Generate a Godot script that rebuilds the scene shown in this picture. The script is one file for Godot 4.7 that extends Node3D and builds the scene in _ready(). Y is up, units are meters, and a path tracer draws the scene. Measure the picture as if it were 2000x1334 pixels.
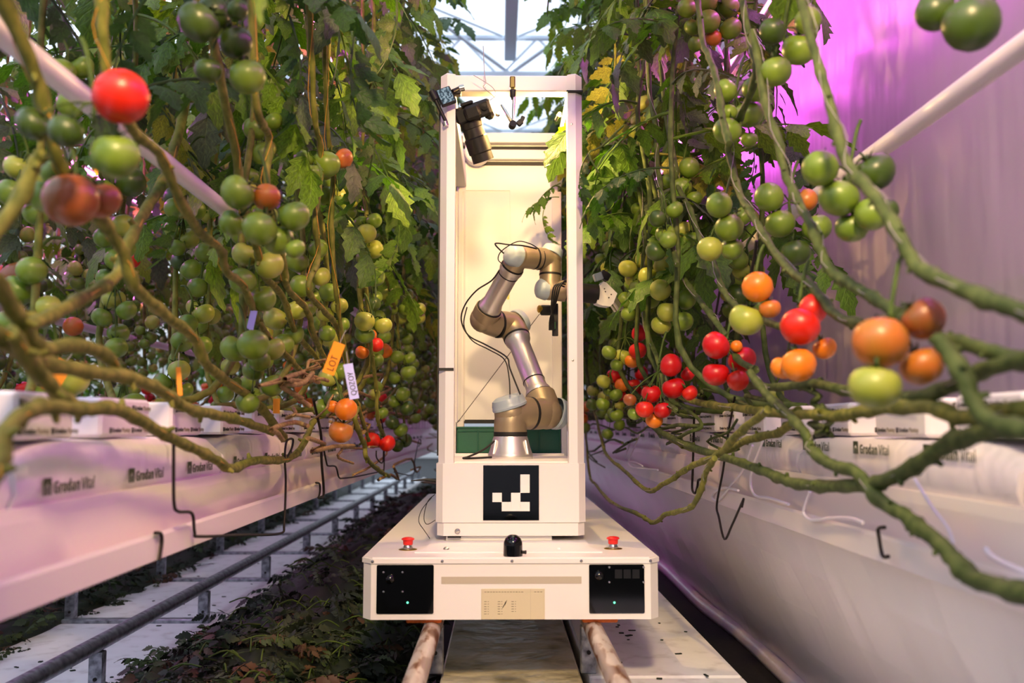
extends Node3D
# A tomato greenhouse aisle with a white harvesting robot on pipe rails, seen from a low camera on the aisle's axis.

const FOCAL := 1880.0
const EYE := Vector3(0, 0.85, 0)
var eye_basis := Basis()
var used := {}
var rng := RandomNumberGenerator.new()
var M := {}

# ---------------------------------------------------------------- mesh builder
class MB:
	var v := PackedVector3Array()
	var n := PackedVector3Array()
	var uv := PackedVector2Array()
	var ix := PackedInt32Array()
	func vert(p: Vector3, nn: Vector3, t := Vector2.ZERO) -> int:
		v.append(p); n.append(nn); uv.append(t)
		return v.size() - 1
	func face(a: int, b: int, c: int) -> void:
		var g := (v[b] - v[a]).cross(v[c] - v[a])
		if g.dot(n[a] + n[b] + n[c]) > 0.0:
			ix.append_array(PackedInt32Array([a, c, b]))
		else:
			ix.append_array(PackedInt32Array([a, b, c]))
	func flat(pts: Array, out: Vector3, uvs: Array = []) -> void:
		var nn: Vector3 = (pts[1] - pts[0]).cross(pts[2] - pts[0]).normalized()
		if nn.dot(out) < 0.0:
			nn = -nn
		var s := v.size()
		for k in pts.size():
			vert(pts[k], nn, uvs[k] if uvs else Vector2.ZERO)
		for k in range(1, pts.size() - 1):
			face(s, s + k, s + k + 1)
	func box(c: Vector3, size: Vector3, bev := 0.0, b := Basis()) -> MB:
		var h := size * 0.5
		var w: float = min(bev, min(h.x, min(h.y, h.z)) * 0.98)
		var at := func(s: Vector3, ax: int) -> Vector3:
			var e := Vector3(h.x - w, h.y - w, h.z - w)
			e[ax] = h[ax]
			return c + b * (s * e)
		for ax in 3:
			var u := (ax + 1) % 3
			var q := (ax + 2) % 3
			for sg in [-1.0, 1.0]:
				var pts := []
				for k in [[-1, -1], [1, -1], [1, 1], [-1, 1]]:
					var s := Vector3()
					s[ax] = sg; s[u] = k[0]; s[q] = k[1]
					pts.append(at.call(s, ax))
				var o := Vector3(); o[ax] = sg
				flat(pts, b * o, [Vector2(0, 0), Vector2(1, 0), Vector2(1, 1), Vector2(0, 1)])
		if w <= 0.0:
			return self
		for ax in 3:
			var u := (ax + 1) % 3
			var q := (ax + 2) % 3
			for su in [-1.0, 1.0]:
				for sq in [-1.0, 1.0]:
					var s0 := Vector3(); var s1 := Vector3()
					s0[ax] = -1; s1[ax] = 1
					s0[u] = su; s1[u] = su; s0[q] = sq; s1[q] = sq
					var o := Vector3(); o[u] = su; o[q] = sq
					flat([at.call(s0, u), at.call(s1, u), at.call(s1, q), at.call(s0, q)], b * o)
		for sx in [-1.0, 1.0]:
			for sy in [-1.0, 1.0]:
				for sz in [-1.0, 1.0]:
					var s := Vector3(sx, sy, sz)
					flat([at.call(s, 0), at.call(s, 1), at.call(s, 2)], b * s)
		return self
	func tube(pts: PackedVector3Array, rad, seg := 8, cap := true, wob := 0.0) -> MB:
		var cnt := pts.size()
		var t0: Vector3 = (pts[1] - pts[0]).normalized()
		var up := Vector3.UP if absf(t0.y) < 0.9 else Vector3.RIGHT
		var nx := t0.cross(up).normalized()
		var first := v.size()
		var along := 0.0
		for i in cnt:
			var t: Vector3 = (pts[min(i + 1, cnt - 1)] - pts[max(i - 1, 0)]).normalized()
			nx = (nx - t * nx.dot(t)).normalized()
			var ny := t.cross(nx)
			if i > 0:
				along += pts[i].distance_to(pts[i - 1])
			var r: float = rad[i] if rad is Array or rad is PackedFloat32Array else rad
			for k in seg + 1:
				var a := TAU * k / seg
				var d := nx * cos(a) + ny * sin(a)
				var rr := r * (1.0 + wob * sin(a * 3.0 + i * 1.7))
				vert(pts[i] + d * rr, d, Vector2(float(k) / seg, along))
		for i in cnt - 1:
			for k in seg:
				var a := first + i * (seg + 1) + k
				face(a, a + 1, a + seg + 2)
				face(a, a + seg + 2, a + seg + 1)
		if cap:
			for e in 2:
				var i := 0 if e == 0 else cnt - 1
				var t: Vector3 = (pts[0] - pts[1]).normalized() if e == 0 else (pts[cnt - 1] - pts[cnt - 2]).normalized()
				var c := vert(pts[i], t)
				var s := v.size()
				for k in seg + 1:
					vert(v[first + i * (seg + 1) + k], t)
				for k in seg:
					face(c, s + k, s + k + 1)
		return self
	func lathe(prof: Array, seg := 24, x := Transform3D(), rib := 0, depth := 0.0) -> MB:
		# profile of Vector2(radius, height), bottom to top or top to bottom; sharp where it bends past 40 degrees
		var cnt := prof.size()
		for i in cnt - 1:
			var a: Vector2 = prof[i]
			var b: Vector2 = prof[i + 1]
			if a.is_equal_approx(b):
				continue
			var g := Vector2((b - a).y, -(b - a).x).normalized()
			var ga := g
			var gb := g
			if i > 0:
				var p: Vector2 = prof[i - 1]
				var gp := Vector2((a - p).y, -(a - p).x).normalized()
				if gp.dot(g) > 0.76:
					ga = (g + gp).normalized()
			if i < cnt - 2:
				var q: Vector2 = prof[i + 2]
				var gq := Vector2((q - b).y, -(q - b).x).normalized()
				if gq.dot(g) > 0.76:
					gb = (g + gq).normalized()
			var s := v.size()
			for k in seg + 1:
				var an := TAU * k / seg
				var m := 1.0 - depth * absf(sin(an * rib * 0.5)) if rib else 1.0
				var d := Vector3(cos(an), 0, sin(an))
				vert(x * (d * a.x * m + Vector3.UP * a.y), (x.basis * (d * ga.x + Vector3.UP * ga.y)).normalized(), Vector2(float(k) / seg, float(i) / (cnt - 1)))
				vert(x * (d * b.x * m + Vector3.UP * b.y), (x.basis * (d * gb.x + Vector3.UP * gb.y)).normalized(), Vector2(float(k) / seg, float(i + 1) / (cnt - 1)))
			for k in seg:
				var c := s + k * 2
				face(c, c + 2, c + 3)
				face(c, c + 3, c + 1)
		return self
	func prism(poly: PackedVector2Array, depth: float, x := Transform3D()) -> MB:
		# outline in x, y; thickness along z from 0 to depth
		var idx := Geometry2D.triangulate_polygon(poly)
		for e in 2:
			var nn := x.basis * Vector3(0, 0, -1.0 if e == 0 else 1.0)
			var s := v.size()
			for p in poly:
				vert(x * Vector3(p.x, p.y, 0.0 if e == 0 else depth), nn.normalized(), p)
			for k in range(0, idx.size(), 3):
				face(s + idx[k], s + idx[k + 1], s + idx[k + 2])
		var area := 0.0
		for k in poly.size():
			area += poly[k].cross(poly[(k + 1) % poly.size()])
		for k in poly.size():
			var a := poly[k]
			var b := poly[(k + 1) % poly.size()]
			var o := Vector2((b - a).y, -(b - a).x) * signf(area)
			flat([x * Vector3(a.x, a.y, 0), x * Vector3(b.x, b.y, 0), x * Vector3(b.x, b.y, depth), x * Vector3(a.x, a.y, depth)], x.basis * Vector3(o.x, o.y, 0))
		return self
	func renormal() -> MB:
		var acc := PackedVector3Array()
		acc.resize(v.size())
		for k in range(0, ix.size(), 3):
			var g := (v[ix[k + 2]] - v[ix[k]]).cross(v[ix[k + 1]] - v[ix[k]])
			for j in 3:
				acc[ix[k + j]] += g
		for k in v.size():
			if acc[k].length() > 1e-12:
				n[k] = acc[k].normalized()
		return self
	func mesh() -> ArrayMesh:
		var arr := []
		arr.resize(Mesh.ARRAY_MAX)
		arr[Mesh.ARRAY_VERTEX] = v
		arr[Mesh.ARRAY_NORMAL] = n
		arr[Mesh.ARRAY_TEX_UV] = uv
		arr[Mesh.ARRAY_INDEX] = ix
		var m := ArrayMesh.new()
		m.add_surface_from_arrays(Mesh.PRIMITIVE_TRIANGLES, arr)
		return m

# ---------------------------------------------------------------- scene helpers
func numbered(called: String) -> String:
	used[called] = used.get(called, 0) + 1
	return called if used[called] == 1 else "%s_%03d" % [called, used[called] - 1]

func tag(o: Node, label: String, category: String, group := "", kind := "") -> Node:
	if label: o.set_meta("label", label)
	if category: o.set_meta("category", category)
	if group: o.set_meta("group", group)
	if kind: o.set_meta("kind", kind)
	return o

func thing(called: String, label: String, category: String, at := Vector3.ZERO, group := "") -> Node3D:
	var o := Node3D.new()
	o.name = numbered(called)
	add_child(o)
	o.position = at
	tag(o, label, category, group)
	return o

func part(called: String, m, material: Material, parent: Node = null, at := Transform3D()) -> MeshInstance3D:
	var o := MeshInstance3D.new()
	o.mesh = m.mesh() if m is MB else m
	o.material_override = material
	o.name = called if parent else numbered(called)
	(parent if parent else self).add_child(o, true)
	o.transform = at
	return o

# a part whose mesh is written in world coordinates, under a parent that stands elsewhere
func wpart(called: String, m, material: Material, parent: Node3D) -> MeshInstance3D:
	var o := part(called, m, material, parent)
	var base := Vector3.ZERO
	var p: Node = parent
	while p is Node3D and p != self:
		base += (p as Node3D).position
		p = p.get_parent()
	o.position = -base
	return o

func structure(called: String, m, material: Material) -> MeshInstance3D:
	var o := part(called, m, material)
	o.set_meta("kind", "structure")
	return o

func ray(px: float, py: float) -> Vector3:
	return eye_basis * Vector3((px - 1000.0) / FOCAL, -(py - 667.0) / FOCAL, -1.0)

# the point seen at a pixel of the photograph, at a given distance down the aisle / on a plane beside the aisle / at a height
func deep(px: float, py: float, d: float) -> Vector3:
	var r := ray(px, py)
	return EYE + r * (-d / r.z)
func side(px: float, py: float, x: float) -> Vector3:
	var r := ray(px, py)
	return EYE + r * (x / r.x)
func high(px: float, py: float, y: float) -> Vector3:
	var r := ray(px, py)
	return EYE + r * ((y - EYE.y) / r.y)

func smooth(pts: Array, sub := 4) -> PackedVector3Array:
	var out := PackedVector3Array()
	var k := pts.size()
	for i in k - 1:
		var a: Vector3 = pts[i]
		var b: Vector3 = pts[i + 1]
		var p: Vector3 = pts[max(i - 1, 0)]
		var q: Vector3 = pts[min(i + 2, k - 1)]
		for s in sub:
			out.append(a.cubic_interpolate(b, p, q, float(s) / sub))
	out.append(pts[k - 1])
	return out

func line(a: Vector3, b: Vector3) -> PackedVector3Array:
	return PackedVector3Array([a, b])

func toward(y_axis: Vector3, at := Vector3.ZERO, s := 1.0) -> Transform3D:
	var y := y_axis.normalized()
	var h := Vector3.RIGHT if absf(y.x) < 0.9 else Vector3.FORWARD
	var z := h.cross(y).normalized()
	return Transform3D(Basis(y.cross(z), y, z).scaled(Vector3.ONE * s), at)

func mat(key: String, color: Color, rough := 0.5, metal := 0.0) -> StandardMaterial3D:
	var m := StandardMaterial3D.new()
	m.resource_name = key
	m.albedo_color = color
	m.roughness = rough
	m.metallic = metal
	M[key] = m
	return m

func noise_tex(freq: float, ramp: Array, seed_ := 1, size := 256, kind := FastNoiseLite.TYPE_SIMPLEX_SMOOTH, oct := 4) -> NoiseTexture2D:
	var f := FastNoiseLite.new()
	f.noise_type = kind
	f.frequency = freq
	f.seed = seed_
	f.fractal_octaves = oct
	var t := NoiseTexture2D.new()
	t.width = size; t.height = size
	t.seamless = true
	t.noise = f
	if ramp:
		var g := Gradient.new()
		g.offsets = PackedFloat32Array(ramp.map(func(r): return r[0]))
		g.colors = PackedColorArray(ramp.map(func(r): return r[1]))
		t.color_ramp = g
	return t

func triplanar(m: StandardMaterial3D, t: Texture2D, scale: Vector3, world := true) -> StandardMaterial3D:
	m.albedo_texture = t
	m.uv1_triplanar = true
	m.uv1_world_triplanar = world
	m.uv1_scale = scale
	return m

func grey(x: float) -> Color:
	return Color(x, x, x)

func make_materials() -> void:
	mat("white_paint", Color(0.92, 0.905, 0.885), 0.38)
	mat("white_panel", Color(0.93, 0.925, 0.91), 0.5)
	mat("black_gloss", Color(0.015, 0.017, 0.017), 0.08)
	mat("black_matt", Color(0.03, 0.03, 0.032), 0.55)
	mat("black_rubber", Color(0.045, 0.043, 0.042), 0.6)
	mat("marker_white", Color(0.93, 0.92, 0.9), 0.5)
	mat("steel", Color(0.75, 0.74, 0.72), 0.25, 1.0)
	mat("arm_metal", Color(0.86, 0.84, 0.82), 0.38, 0.85)
	mat("arm_housing", Color(0.63, 0.57, 0.46), 0.42, 0.55)
	mat("arm_cap", Color(0.62, 0.68, 0.72), 0.35)
	mat("red_button", Color(0.85, 0.12, 0.08), 0.35)
	mat("brass", Color(0.72, 0.6, 0.25), 0.35, 1.0)
	mat("clamp_bronze", Color(0.38, 0.34, 0.2), 0.4, 0.8)
	mat("orange_plastic", Color(0.85, 0.42, 0.08), 0.5)
	mat("reflector", Color(0.74, 0.7, 0.62), 0.4)
	mat("name_plate", Color(0.86, 0.81, 0.68), 0.4, 0.2)
	mat("print_grey", Color(0.42, 0.38, 0.3), 0.6)
	mat("crate_green", Color(0.02, 0.36, 0.26), 0.4)
	mat("lens_black", Color(0.03, 0.03, 0.028), 0.5)
	var led := mat("green_led", Color(0.3, 1, 0.7), 0.4)
	led.emission_enabled = true; led.emission = Color(0.35, 1.0, 0.7); led.emission_energy_multiplier = 3.0
	var bulb := mat("warm_bulb", Color(1, 0.9, 0.6), 0.4)
	bulb.emission_enabled = true; bulb.emission = Color(1.0, 0.83, 0.5); bulb.emission_energy_multiplier = 20.0
	var wg := mat("warm_glass", Color(1, 0.9, 0.7), 0.4)
	wg.emission_enabled = true; wg.emission = Color(1.0, 0.85, 0.6); wg.emission_energy_multiplier = 2.0
	var pink := mat("pink_led", Color(1, 0.8, 0.95), 0.4)
	pink.emission_enabled = true; pink.emission = Color(1.0, 0.5, 0.9); pink.emission_energy_multiplier = 6.0
	# screens: a picture in cool greys
	var scr := mat("screen_picture", Color(0.02, 0.02, 0.02), 0.15)
	scr.emission_enabled = true
	scr.emission_texture = noise_tex(0.03, [[0.0, Color(0.1, 0.13, 0.15)], [0.45, Color(0.35, 0.45, 0.52)], [0.6, Color(0.7, 0.8, 0.85)], [1.0, Color(0.9, 0.95, 1)]], 7, 128)
	scr.emission = Color.BLACK
	scr.emission_energy_multiplier = 0.5
	# greenhouse film, sheets and metal
	var film := mat("white_film", Color(0.70, 0.66, 0.69), 0.32)
	film.heightmap_enabled = true
	film.heightmap_texture = noise_tex(0.006, [], 3, 512, FastNoiseLite.TYPE_SIMPLEX_SMOOTH, 3)
	film.heightmap_scale = 0.45
	film.uv1_triplanar = true; film.uv1_world_triplanar = true; film.uv1_scale = Vector3(0.7, 0.35, 1.5)
	var curtain := film.duplicate() as StandardMaterial3D
	curtain.resource_name = "curtain_film"; curtain.albedo_color = Color(0.91, 0.89, 0.87); M.curtain_film = curtain
	var slab := mat("slab_film", Color(0.9, 0.87, 0.87), 0.3)
	slab.heightmap_enabled = true
	slab.heightmap_texture = noise_tex(0.012, [], 5, 512, FastNoiseLite.TYPE_SIMPLEX_SMOOTH, 3)
	slab.heightmap_scale = 0.2
	slab.uv1_triplanar = true; slab.uv1_world_triplanar = true; slab.uv1_scale = Vector3(3, 0.7, 3)
	mat("gutter_white", Color(0.9, 0.86, 0.84), 0.35)
	mat("block_film", Color(0.9, 0.88, 0.89), 0.4)
	mat("tube_white", Color(0.92, 0.89, 0.87), 0.3)
	triplanar(mat("floor_board", Color(1, 1, 1), 0.5), noise_tex(0.02, [[0.0, Color(0.80, 0.79, 0.79)], [0.4, Color(0.93, 0.93, 0.94)], [1.0, Color(0.95, 0.95, 0.96)]], 11), Vector3(1.5, 1.5, 1.5))
	triplanar(mat("aisle_film", Color(1, 1, 1), 0.35), noise_tex(0.015, [[0.0, Color(0.50, 0.47, 0.34)], [0.45, Color(0.78, 0.75, 0.64)], [1.0, Color(0.86, 0.84, 0.78)]], 12), Vector3(1.2, 1.2, 1.2))
	var af: StandardMaterial3D = M.aisle_film
	af.heightmap_enabled = true; af.heightmap_texture = noise_tex(0.02, [], 9, 256); af.heightmap_scale = 1.5
	triplanar(mat("soil", Color(1, 1, 1), 0.8), noise_tex(0.05, [[0.0, Color(0.03, 0.03, 0.03)], [1.0, Color(0.12, 0.11, 0.1)]], 13), Vector3(2, 2, 2))
	triplanar(mat("galvanised", Color(1, 1, 1), 0.42, 0.85), noise_tex(0.04, [[0.0, Color(0.34, 0.34, 0.36)], [0.5, Color(0.58, 0.59, 0.62)], [1.0, Color(0.72, 0.73, 0.76)]], 14), Vector3(2.5, 2.5, 2.5))
	triplanar(mat("worn_pipe", Color(1, 1, 1), 0.4, 0.35), noise_tex(0.02, [[0.0, Color(0.32, 0.17, 0.08)], [0.36, Color(0.45, 0.27, 0.14)], [0.5, Color(0.80, 0.75, 0.70)], [1.0, Color(0.86, 0.83, 0.8)]], 15), Vector3(3, 3, 0.9))
	mat("roof_steel", Color(0.80, 0.85, 0.90), 0.5)
	mat("wire_dark", Color(0.16, 0.14, 0.13), 0.5, 0.6)
	mat("drip_white", Color(0.9, 0.88, 0.9), 0.4)
	mat("print_green", Color(0.16, 0.22, 0.06), 0.5)
	mat("print_black", Color(0.05, 0.06, 0.06), 0.5)
	mat("tag_orange", Color(0.95, 0.58, 0.08), 0.5)
	mat("tag_lilac", Color(0.72, 0.74, 0.95), 0.5)
	mat("twine_yellow", Color(0.85, 0.62, 0.2), 0.6)
	mat("twine_white", Color(0.62, 0.6, 0.58), 0.6)
	var g := mat("pane_glass", Color(0.95, 0.97, 1.0, 0.06), 0.05)
	g.transparency = BaseMaterial3D.TRANSPARENCY_ALPHA
	# plants
	for e in [["leaf_green", Color(0.37, 0.52, 0.16)], ["leaf_dark", Color(0.24, 0.37, 0.15)], ["leaf_bright", Color(0.49, 0.63, 0.18)], ["leaf_grey", Color(0.38, 0.44, 0.32)], ["leaf_yellow", Color(0.62, 0.62, 0.2)]]:
		var m := mat(e[0], e[1] * 1.25, 0.45)
		m.albedo_texture = leaf_texture()
		m.backlight_enabled = true
		m.backlight = Color(0.7, 0.85, 0.35)
		m.heightmap_enabled = true
		m.heightmap_texture = leaf_relief
		m.heightmap_scale = 0.25
	for e in [["stem_olive", Color(0.33, 0.36, 0.12), Color(0.52, 0.51, 0.23)], ["stem_grey", Color(0.22, 0.28, 0.12), Color(0.36, 0.41, 0.21)], ["stem_dry", Color(0.46, 0.36, 0.22), Color(0.66, 0.55, 0.36)], ["stalk_green", Color(0.22, 0.30, 0.10), Color(0.32, 0.40, 0.16)]]:
		var m := triplanar(mat(e[0], Color.WHITE, 0.65), noise_tex(0.04, [[0.25, e[1]], [0.75, e[2]]], 21, 128), Vector3(6, 4, 6), false)
		m.metallic_specular = 0.35
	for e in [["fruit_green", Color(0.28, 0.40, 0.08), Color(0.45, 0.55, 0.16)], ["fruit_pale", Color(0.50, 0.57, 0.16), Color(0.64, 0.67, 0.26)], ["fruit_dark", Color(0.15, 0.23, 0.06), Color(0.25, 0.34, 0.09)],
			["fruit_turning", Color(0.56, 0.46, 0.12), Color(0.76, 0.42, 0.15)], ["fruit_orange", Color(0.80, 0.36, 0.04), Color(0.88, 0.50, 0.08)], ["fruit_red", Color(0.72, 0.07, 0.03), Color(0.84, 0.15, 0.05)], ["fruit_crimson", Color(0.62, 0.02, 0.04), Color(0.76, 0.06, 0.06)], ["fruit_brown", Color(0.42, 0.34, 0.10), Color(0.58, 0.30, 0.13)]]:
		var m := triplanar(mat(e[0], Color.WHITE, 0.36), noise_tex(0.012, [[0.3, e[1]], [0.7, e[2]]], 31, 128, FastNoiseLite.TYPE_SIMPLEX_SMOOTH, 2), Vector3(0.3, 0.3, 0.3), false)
		m.metallic_specular = 0.5
	mat("calyx", Color(0.16, 0.25, 0.07), 0.6)
	for e in [["litter_dark", Color(0.10, 0.15, 0.07)], ["litter_green", Color(0.20, 0.27, 0.11)], ["litter_brown", Color(0.30, 0.20, 0.11)]]:
		mat(e[0], e[1], 0.65)

var leaf_img: ImageTexture
var leaf_relief: ImageTexture
func leaf_texture() -> ImageTexture:
	if leaf_img:
		return leaf_img
	var f := FastNoiseLite.new()
	f.seed = 4; f.frequency = 0.03
	var s := 128
	var im := Image.create(s, s, false, Image.FORMAT_RGB8)
	var re := Image.create(s, s, false, Image.FORMAT_RGB8)
	for y in s:
		for x in s:
			var u := absf(float(x) / s - 0.5) * 2.0
			var w := float(y) / s
			var vein := smoothstep(0.06, 0.0, u)
			var k := fposmod(w * 6.0 - u * 1.6, 1.0)
			vein = maxf(vein, smoothstep(0.12, 0.0, minf(k, 1.0 - k)) * (1.0 - u * 0.6))
			var b := 0.74 + 0.22 * f.get_noise_2d(x * 2, y * 2) + 0.1 * f.get_noise_2d(x * 9, y * 9)
			im.set_pixel(x, y, Color(b + 0.16 * vein, b + 0.14 * vein, b + 0.06 * vein))
			var h := 0.6 - 0.5 * vein + 0.3 * f.get_noise_2d(x * 5, y * 5)
			re.set_pixel(x, y, grey(h))
	leaf_img = ImageTexture.create_from_image(im)
	leaf_relief = ImageTexture.create_from_image(re)
	return leaf_img

func _ready() -> void:
	rng.seed = 20
	# camera
	eye_basis = Basis.from_euler(Vector3(0.0875416, -0.0132462, 0))
	var cam := Camera3D.new()
	cam.name = "camera"
	add_child(cam)
	cam.transform = Transform3D(eye_basis, EYE)
	cam.near = 0.05
	cam.far = 200.0
	var lens := CameraAttributesPhysical.new()
	lens.frustum_focal_length = 33.85
	lens.frustum_focus_distance = 3.1
	lens.exposure_aperture = 2.8
	lens.frustum_near = 0.05; lens.frustum_far = 200.0
	cam.attributes = lens
	cam.fov = rad_to_deg(2.0 * atan(667.0 / FOCAL))
	cam.current = true
	# overcast sky above the glass roof
	var env := Environment.new()
	var sky := ProceduralSkyMaterial.new()
	sky.sky_top_color = Color(0.86, 0.92, 1.0)
	sky.sky_horizon_color = Color(0.95, 0.97, 1.0)
	sky.ground_bottom_color = Color(0.25, 0.24, 0.22)
	sky.ground_horizon_color = Color(0.4, 0.4, 0.4)
	sky.sky_energy_multiplier = 1.0
	env.background_mode = Environment.BG_SKY
	env.sky = Sky.new()
	env.sky.sky_material = sky
	env.background_energy_multiplier = 2.0
	env.tonemap_mode = Environment.TONE_MAPPER_LINEAR
	env.tonemap_exposure = 1.1
	env.sdfgi_enabled = true
	env.ssao_enabled = true
	env.ssil_enabled = true
	var we := WorldEnvironment.new()
	we.name = "environment"
	we.environment = env
	add_child(we)
	# warm work lamp above and behind the camera, aimed at the robot
	var spot := SpotLight3D.new()
	spot.name = "work_lamp_light"
	add_child(spot)
	spot.look_at_from_position(Vector3(0.12, 2.25, 0.05), Vector3(0.05, 0.95, -3.1), Vector3.UP)
	spot.light_color = Color(1.0, 0.84, 0.62)
	spot.light_energy = 8.0
	spot.light_size = 0.12
	spot.spot_angle = 42.0
	spot.spot_angle_attenuation = 0.9
	spot.spot_range = 30.0
	spot.spot_attenuation = 2.0
	spot.shadow_enabled = true
	make_materials()
	build_structure()
	build_cart()
	build_arm()
	build_rig()
	build_plants()
	build_details()

# ---------------------------------------------------------------- the greenhouse itself
const GROUND := 0.0
func build_structure() -> void:
	structure("floor", MB.new().box(Vector3(-4, -0.1, -9), Vector3(22, 0.2, 34)), M.soil)
	# film wall beyond the row beside the robot, and plain sheet walls that close the house
	structure("wall_right", MB.new().box(Vector3(1.28, 2.4, -9), Vector3(0.02, 4.8, 34)), M.white_film)
	structure("wall_behind", MB.new().box(Vector3(-4, 1.7, 3.6), Vector3(22, 3.4, 0.1)), M.white_panel)
	structure("wall_left", MB.new().box(Vector3(-9.5, 1.7, -9), Vector3(0.1, 3.4, 34)), M.white_panel)
	structure("wall_far", MB.new().box(Vector3(-4, 1.7, -26), Vector3(22, 3.4, 0.1)), M.white_panel)
	# roof: ridge gutter overhead, trusses and panes
	var roof := thing("greenhouse_roof", "", "", Vector3(0, 5.6, -10))
	roof.name = "ceiling"
	roof.set_meta("kind", "structure")
	wpart("roof_gutter", MB.new().box(Vector3(0.14, 5.75, -8.0), Vector3(0.16, 0.12, 8.9), 0.01), M.roof_steel, roof)
	for z in [-4.3, -8.3, -12.3, -16.3, -20.3]:
		wpart("truss_chord", MB.new().box(Vector3(-1.0, 5.42, z), Vector3(9.0, 0.13, 0.08), 0.01), M.roof_steel, roof)
		wpart("truss_chord", MB.new().box(Vector3(-1.0, 5.95, z), Vector3(9.0, 0.06, 0.06), 0.01), M.roof_steel, roof)
		for k in 8:
			var x0 := -5.0 + k
			wpart("truss_brace", MB.new().tube(line(Vector3(x0, 5.42, z), Vector3(x0 + 0.5, 5.95, z)), 0.016, 6), M.roof_steel, roof)
			wpart("truss_brace", MB.new().tube(line(Vector3(x0 + 0.5, 5.95, z), Vector3(x0 + 1.0, 5.42, z)), 0.016, 6), M.roof_steel, roof)
	for s in [-1, 1]:
		wpart("wind_brace", MB.new().tube(line(Vector3(0.14, 5.7, -8.4), Vector3(0.14 + s * 3.0, 6.4, -12.3)), 0.03, 6), M.roof_steel, roof)
		wpart("wind_brace", MB.new().tube(line(Vector3(0.14, 5.5, -12.4), Vector3(0.14 + s * 3.2, 6.4, -8.4)), 0.025, 6), M.roof_steel, roof)
		for k in 12:
			var z := -22.0 + k * 2.0
			var a := Vector3(0.14 + s * 0.1, 5.85, z)
			wpart("glazing_bar", MB.new().tube(line(a, a + Vector3(s * 2.4, 1.0, 0)), 0.018, 5), M.roof_steel, roof)
			wpart("pane", MB.new().box(a + Vector3(s * 1.2, 0.53, 1.0), Vector3(2.6, 0.004, 1.94), 0.0, Basis(Vector3(0, 0, 1), s * 0.395)), M.pane_glass, roof)
	# growing gutters
	for g in [[-0.80, 1.0, "near"], [-2.2, 1.0, "next"], [-3.6, 1.0, "far"], [0.86, -1.0, "wall"]]:
		build_gutter(g[0], g[1], g[2])
	# curtain of film hanging from the gutter beside the wall down to the floor
	var cu := MB.new()
	var prof := [Vector2(0.70, 0.61), Vector2(0.745, 0.50), Vector2(0.81, 0.36), Vector2(0.88, 0.21), Vector2(0.96, 0.06), Vector2(0.985, 0.02)]
	var rows := 60
	for i in prof.size() - 1:
		for k in rows:
			var z0 := 0.5 - k * 0.3
			var z1 := z0 - 0.3
			var a: Vector2 = prof[i]
			var b: Vector2 = prof[i + 1]
			var w := func(p: Vector2, z: float) -> Vector3: return Vector3(p.x + 0.006 * sin(z * 9.0 + p.y * 14.0), p.y, z)
			cu.flat([w.call(a, z0), w.call(b, z0), w.call(b, z1), w.call(a, z1)], Vector3(-1, 0.3, 0))
	tag(structure("trim_1", cu, M.curtain_film), "white film curtain hanging from the gutter beside the wall to the floor", "", "", "structure")
	var hem := []
	for k in 24:
		hem.append(Vector3(0.955 + 0.012 * sin(k * 2.1), 0.025, 0.3 - k * 0.6))
	tag(structure("trim_2", MB.new().tube(smooth(hem, 3), 0.03, 8), M.slab_film), "rolled white film hem lying along the foot of the curtain", "")
	# boards of the robot's aisle and of the next aisle
	var aisle := Node3D.new()
	aisle.name = "aisle_floor"; aisle.set_meta("kind", "structure")
	add_child(aisle)
	var z := -1.2
	while z > -14.0:
		wpart("aisle_board", MB.new().box(Vector3(0.47, 0.075, z - 0.78), Vector3(0.43, 0.15, 1.54), 0.006), M.floor_board, aisle)
		wpart("aisle_board", MB.new().box(Vector3(0.035, 0.07, z - 0.53), Vector3(0.40, 0.14, 1.54), 0.006), M.aisle_film, aisle)
		z -= 1.56
	var next := Node3D.new()
	next.name = "next_aisle_floor"; next.set_meta("kind", "structure")
	add_child(next)
	for k in 13:
		var zz := -1.45 - k * 1.09
		wpart("floor_panel", MB.new().box(Vector3(-1.53, 0.012, zz), Vector3(0.72, 0.024, 1.04), 0.004), M.floor_board, next)
		wpart("sleeper", MB.new().box(Vector3(-1.53, 0.02, zz - 0.545), Vector3(0.62, 0.04, 0.045), 0.004), M.galvanised, next)
	# pipe rails
	for r in [[-0.18, 0.305, "worn_pipe", "worn white pipe rail under the cart beside the leaf litter", 0.025, 0.15], [0.255, 0.305, "worn_pipe", "worn white pipe rail under the cart beside the floor boards", 0.025, 0.15], [-1.25, 0.174, "galvanised", "grey steel pipe rail of the next aisle nearest the leaf litter", 0.025, 0.0], [-1.81, 0.174, "galvanised", "grey steel pipe rail of the next aisle under the row gutter", 0.025, 0.0]]:
		var t := thing("pipe_rail", r[3], "rail", Vector3(r[0], r[5], -7), "pipe rails")
		wpart("pipe", MB.new().tube(line(Vector3(r[0], r[1], 0.3), Vector3(r[0], r[1], -15.0)), r[4], 16), M[r[2]], t)
		for k in 13:
			var zz: float = -2.0 - k * 1.09
			if r[0] > -1.0:
				zz = -1.72 - k * 1.09
			var h: float = r[1] - 0.022 - r[5]
			var p := wpart("support_post", MB.new().box(Vector3(r[0], r[5] + h * 0.5, zz), Vector3(0.045, h, 0.03), 0.003), M.galvanised, t)
			wpart("bolt", MB.new().lathe([Vector2(0.006, 0), Vector2(0.006, 0.004), Vector2(0, 0.005)], 8, toward(Vector3(0, 0, 1), Vector3(r[0], r[5] + h * 0.45, zz + 0.015))), M.wire_dark, p)
	var gp := part("ground_pipe", MB.new().tube(line(Vector3(-1.155, 0.03, 0.3), Vector3(-1.155, 0.03, -15.0)), 0.03, 14), M.tube_white)
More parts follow.
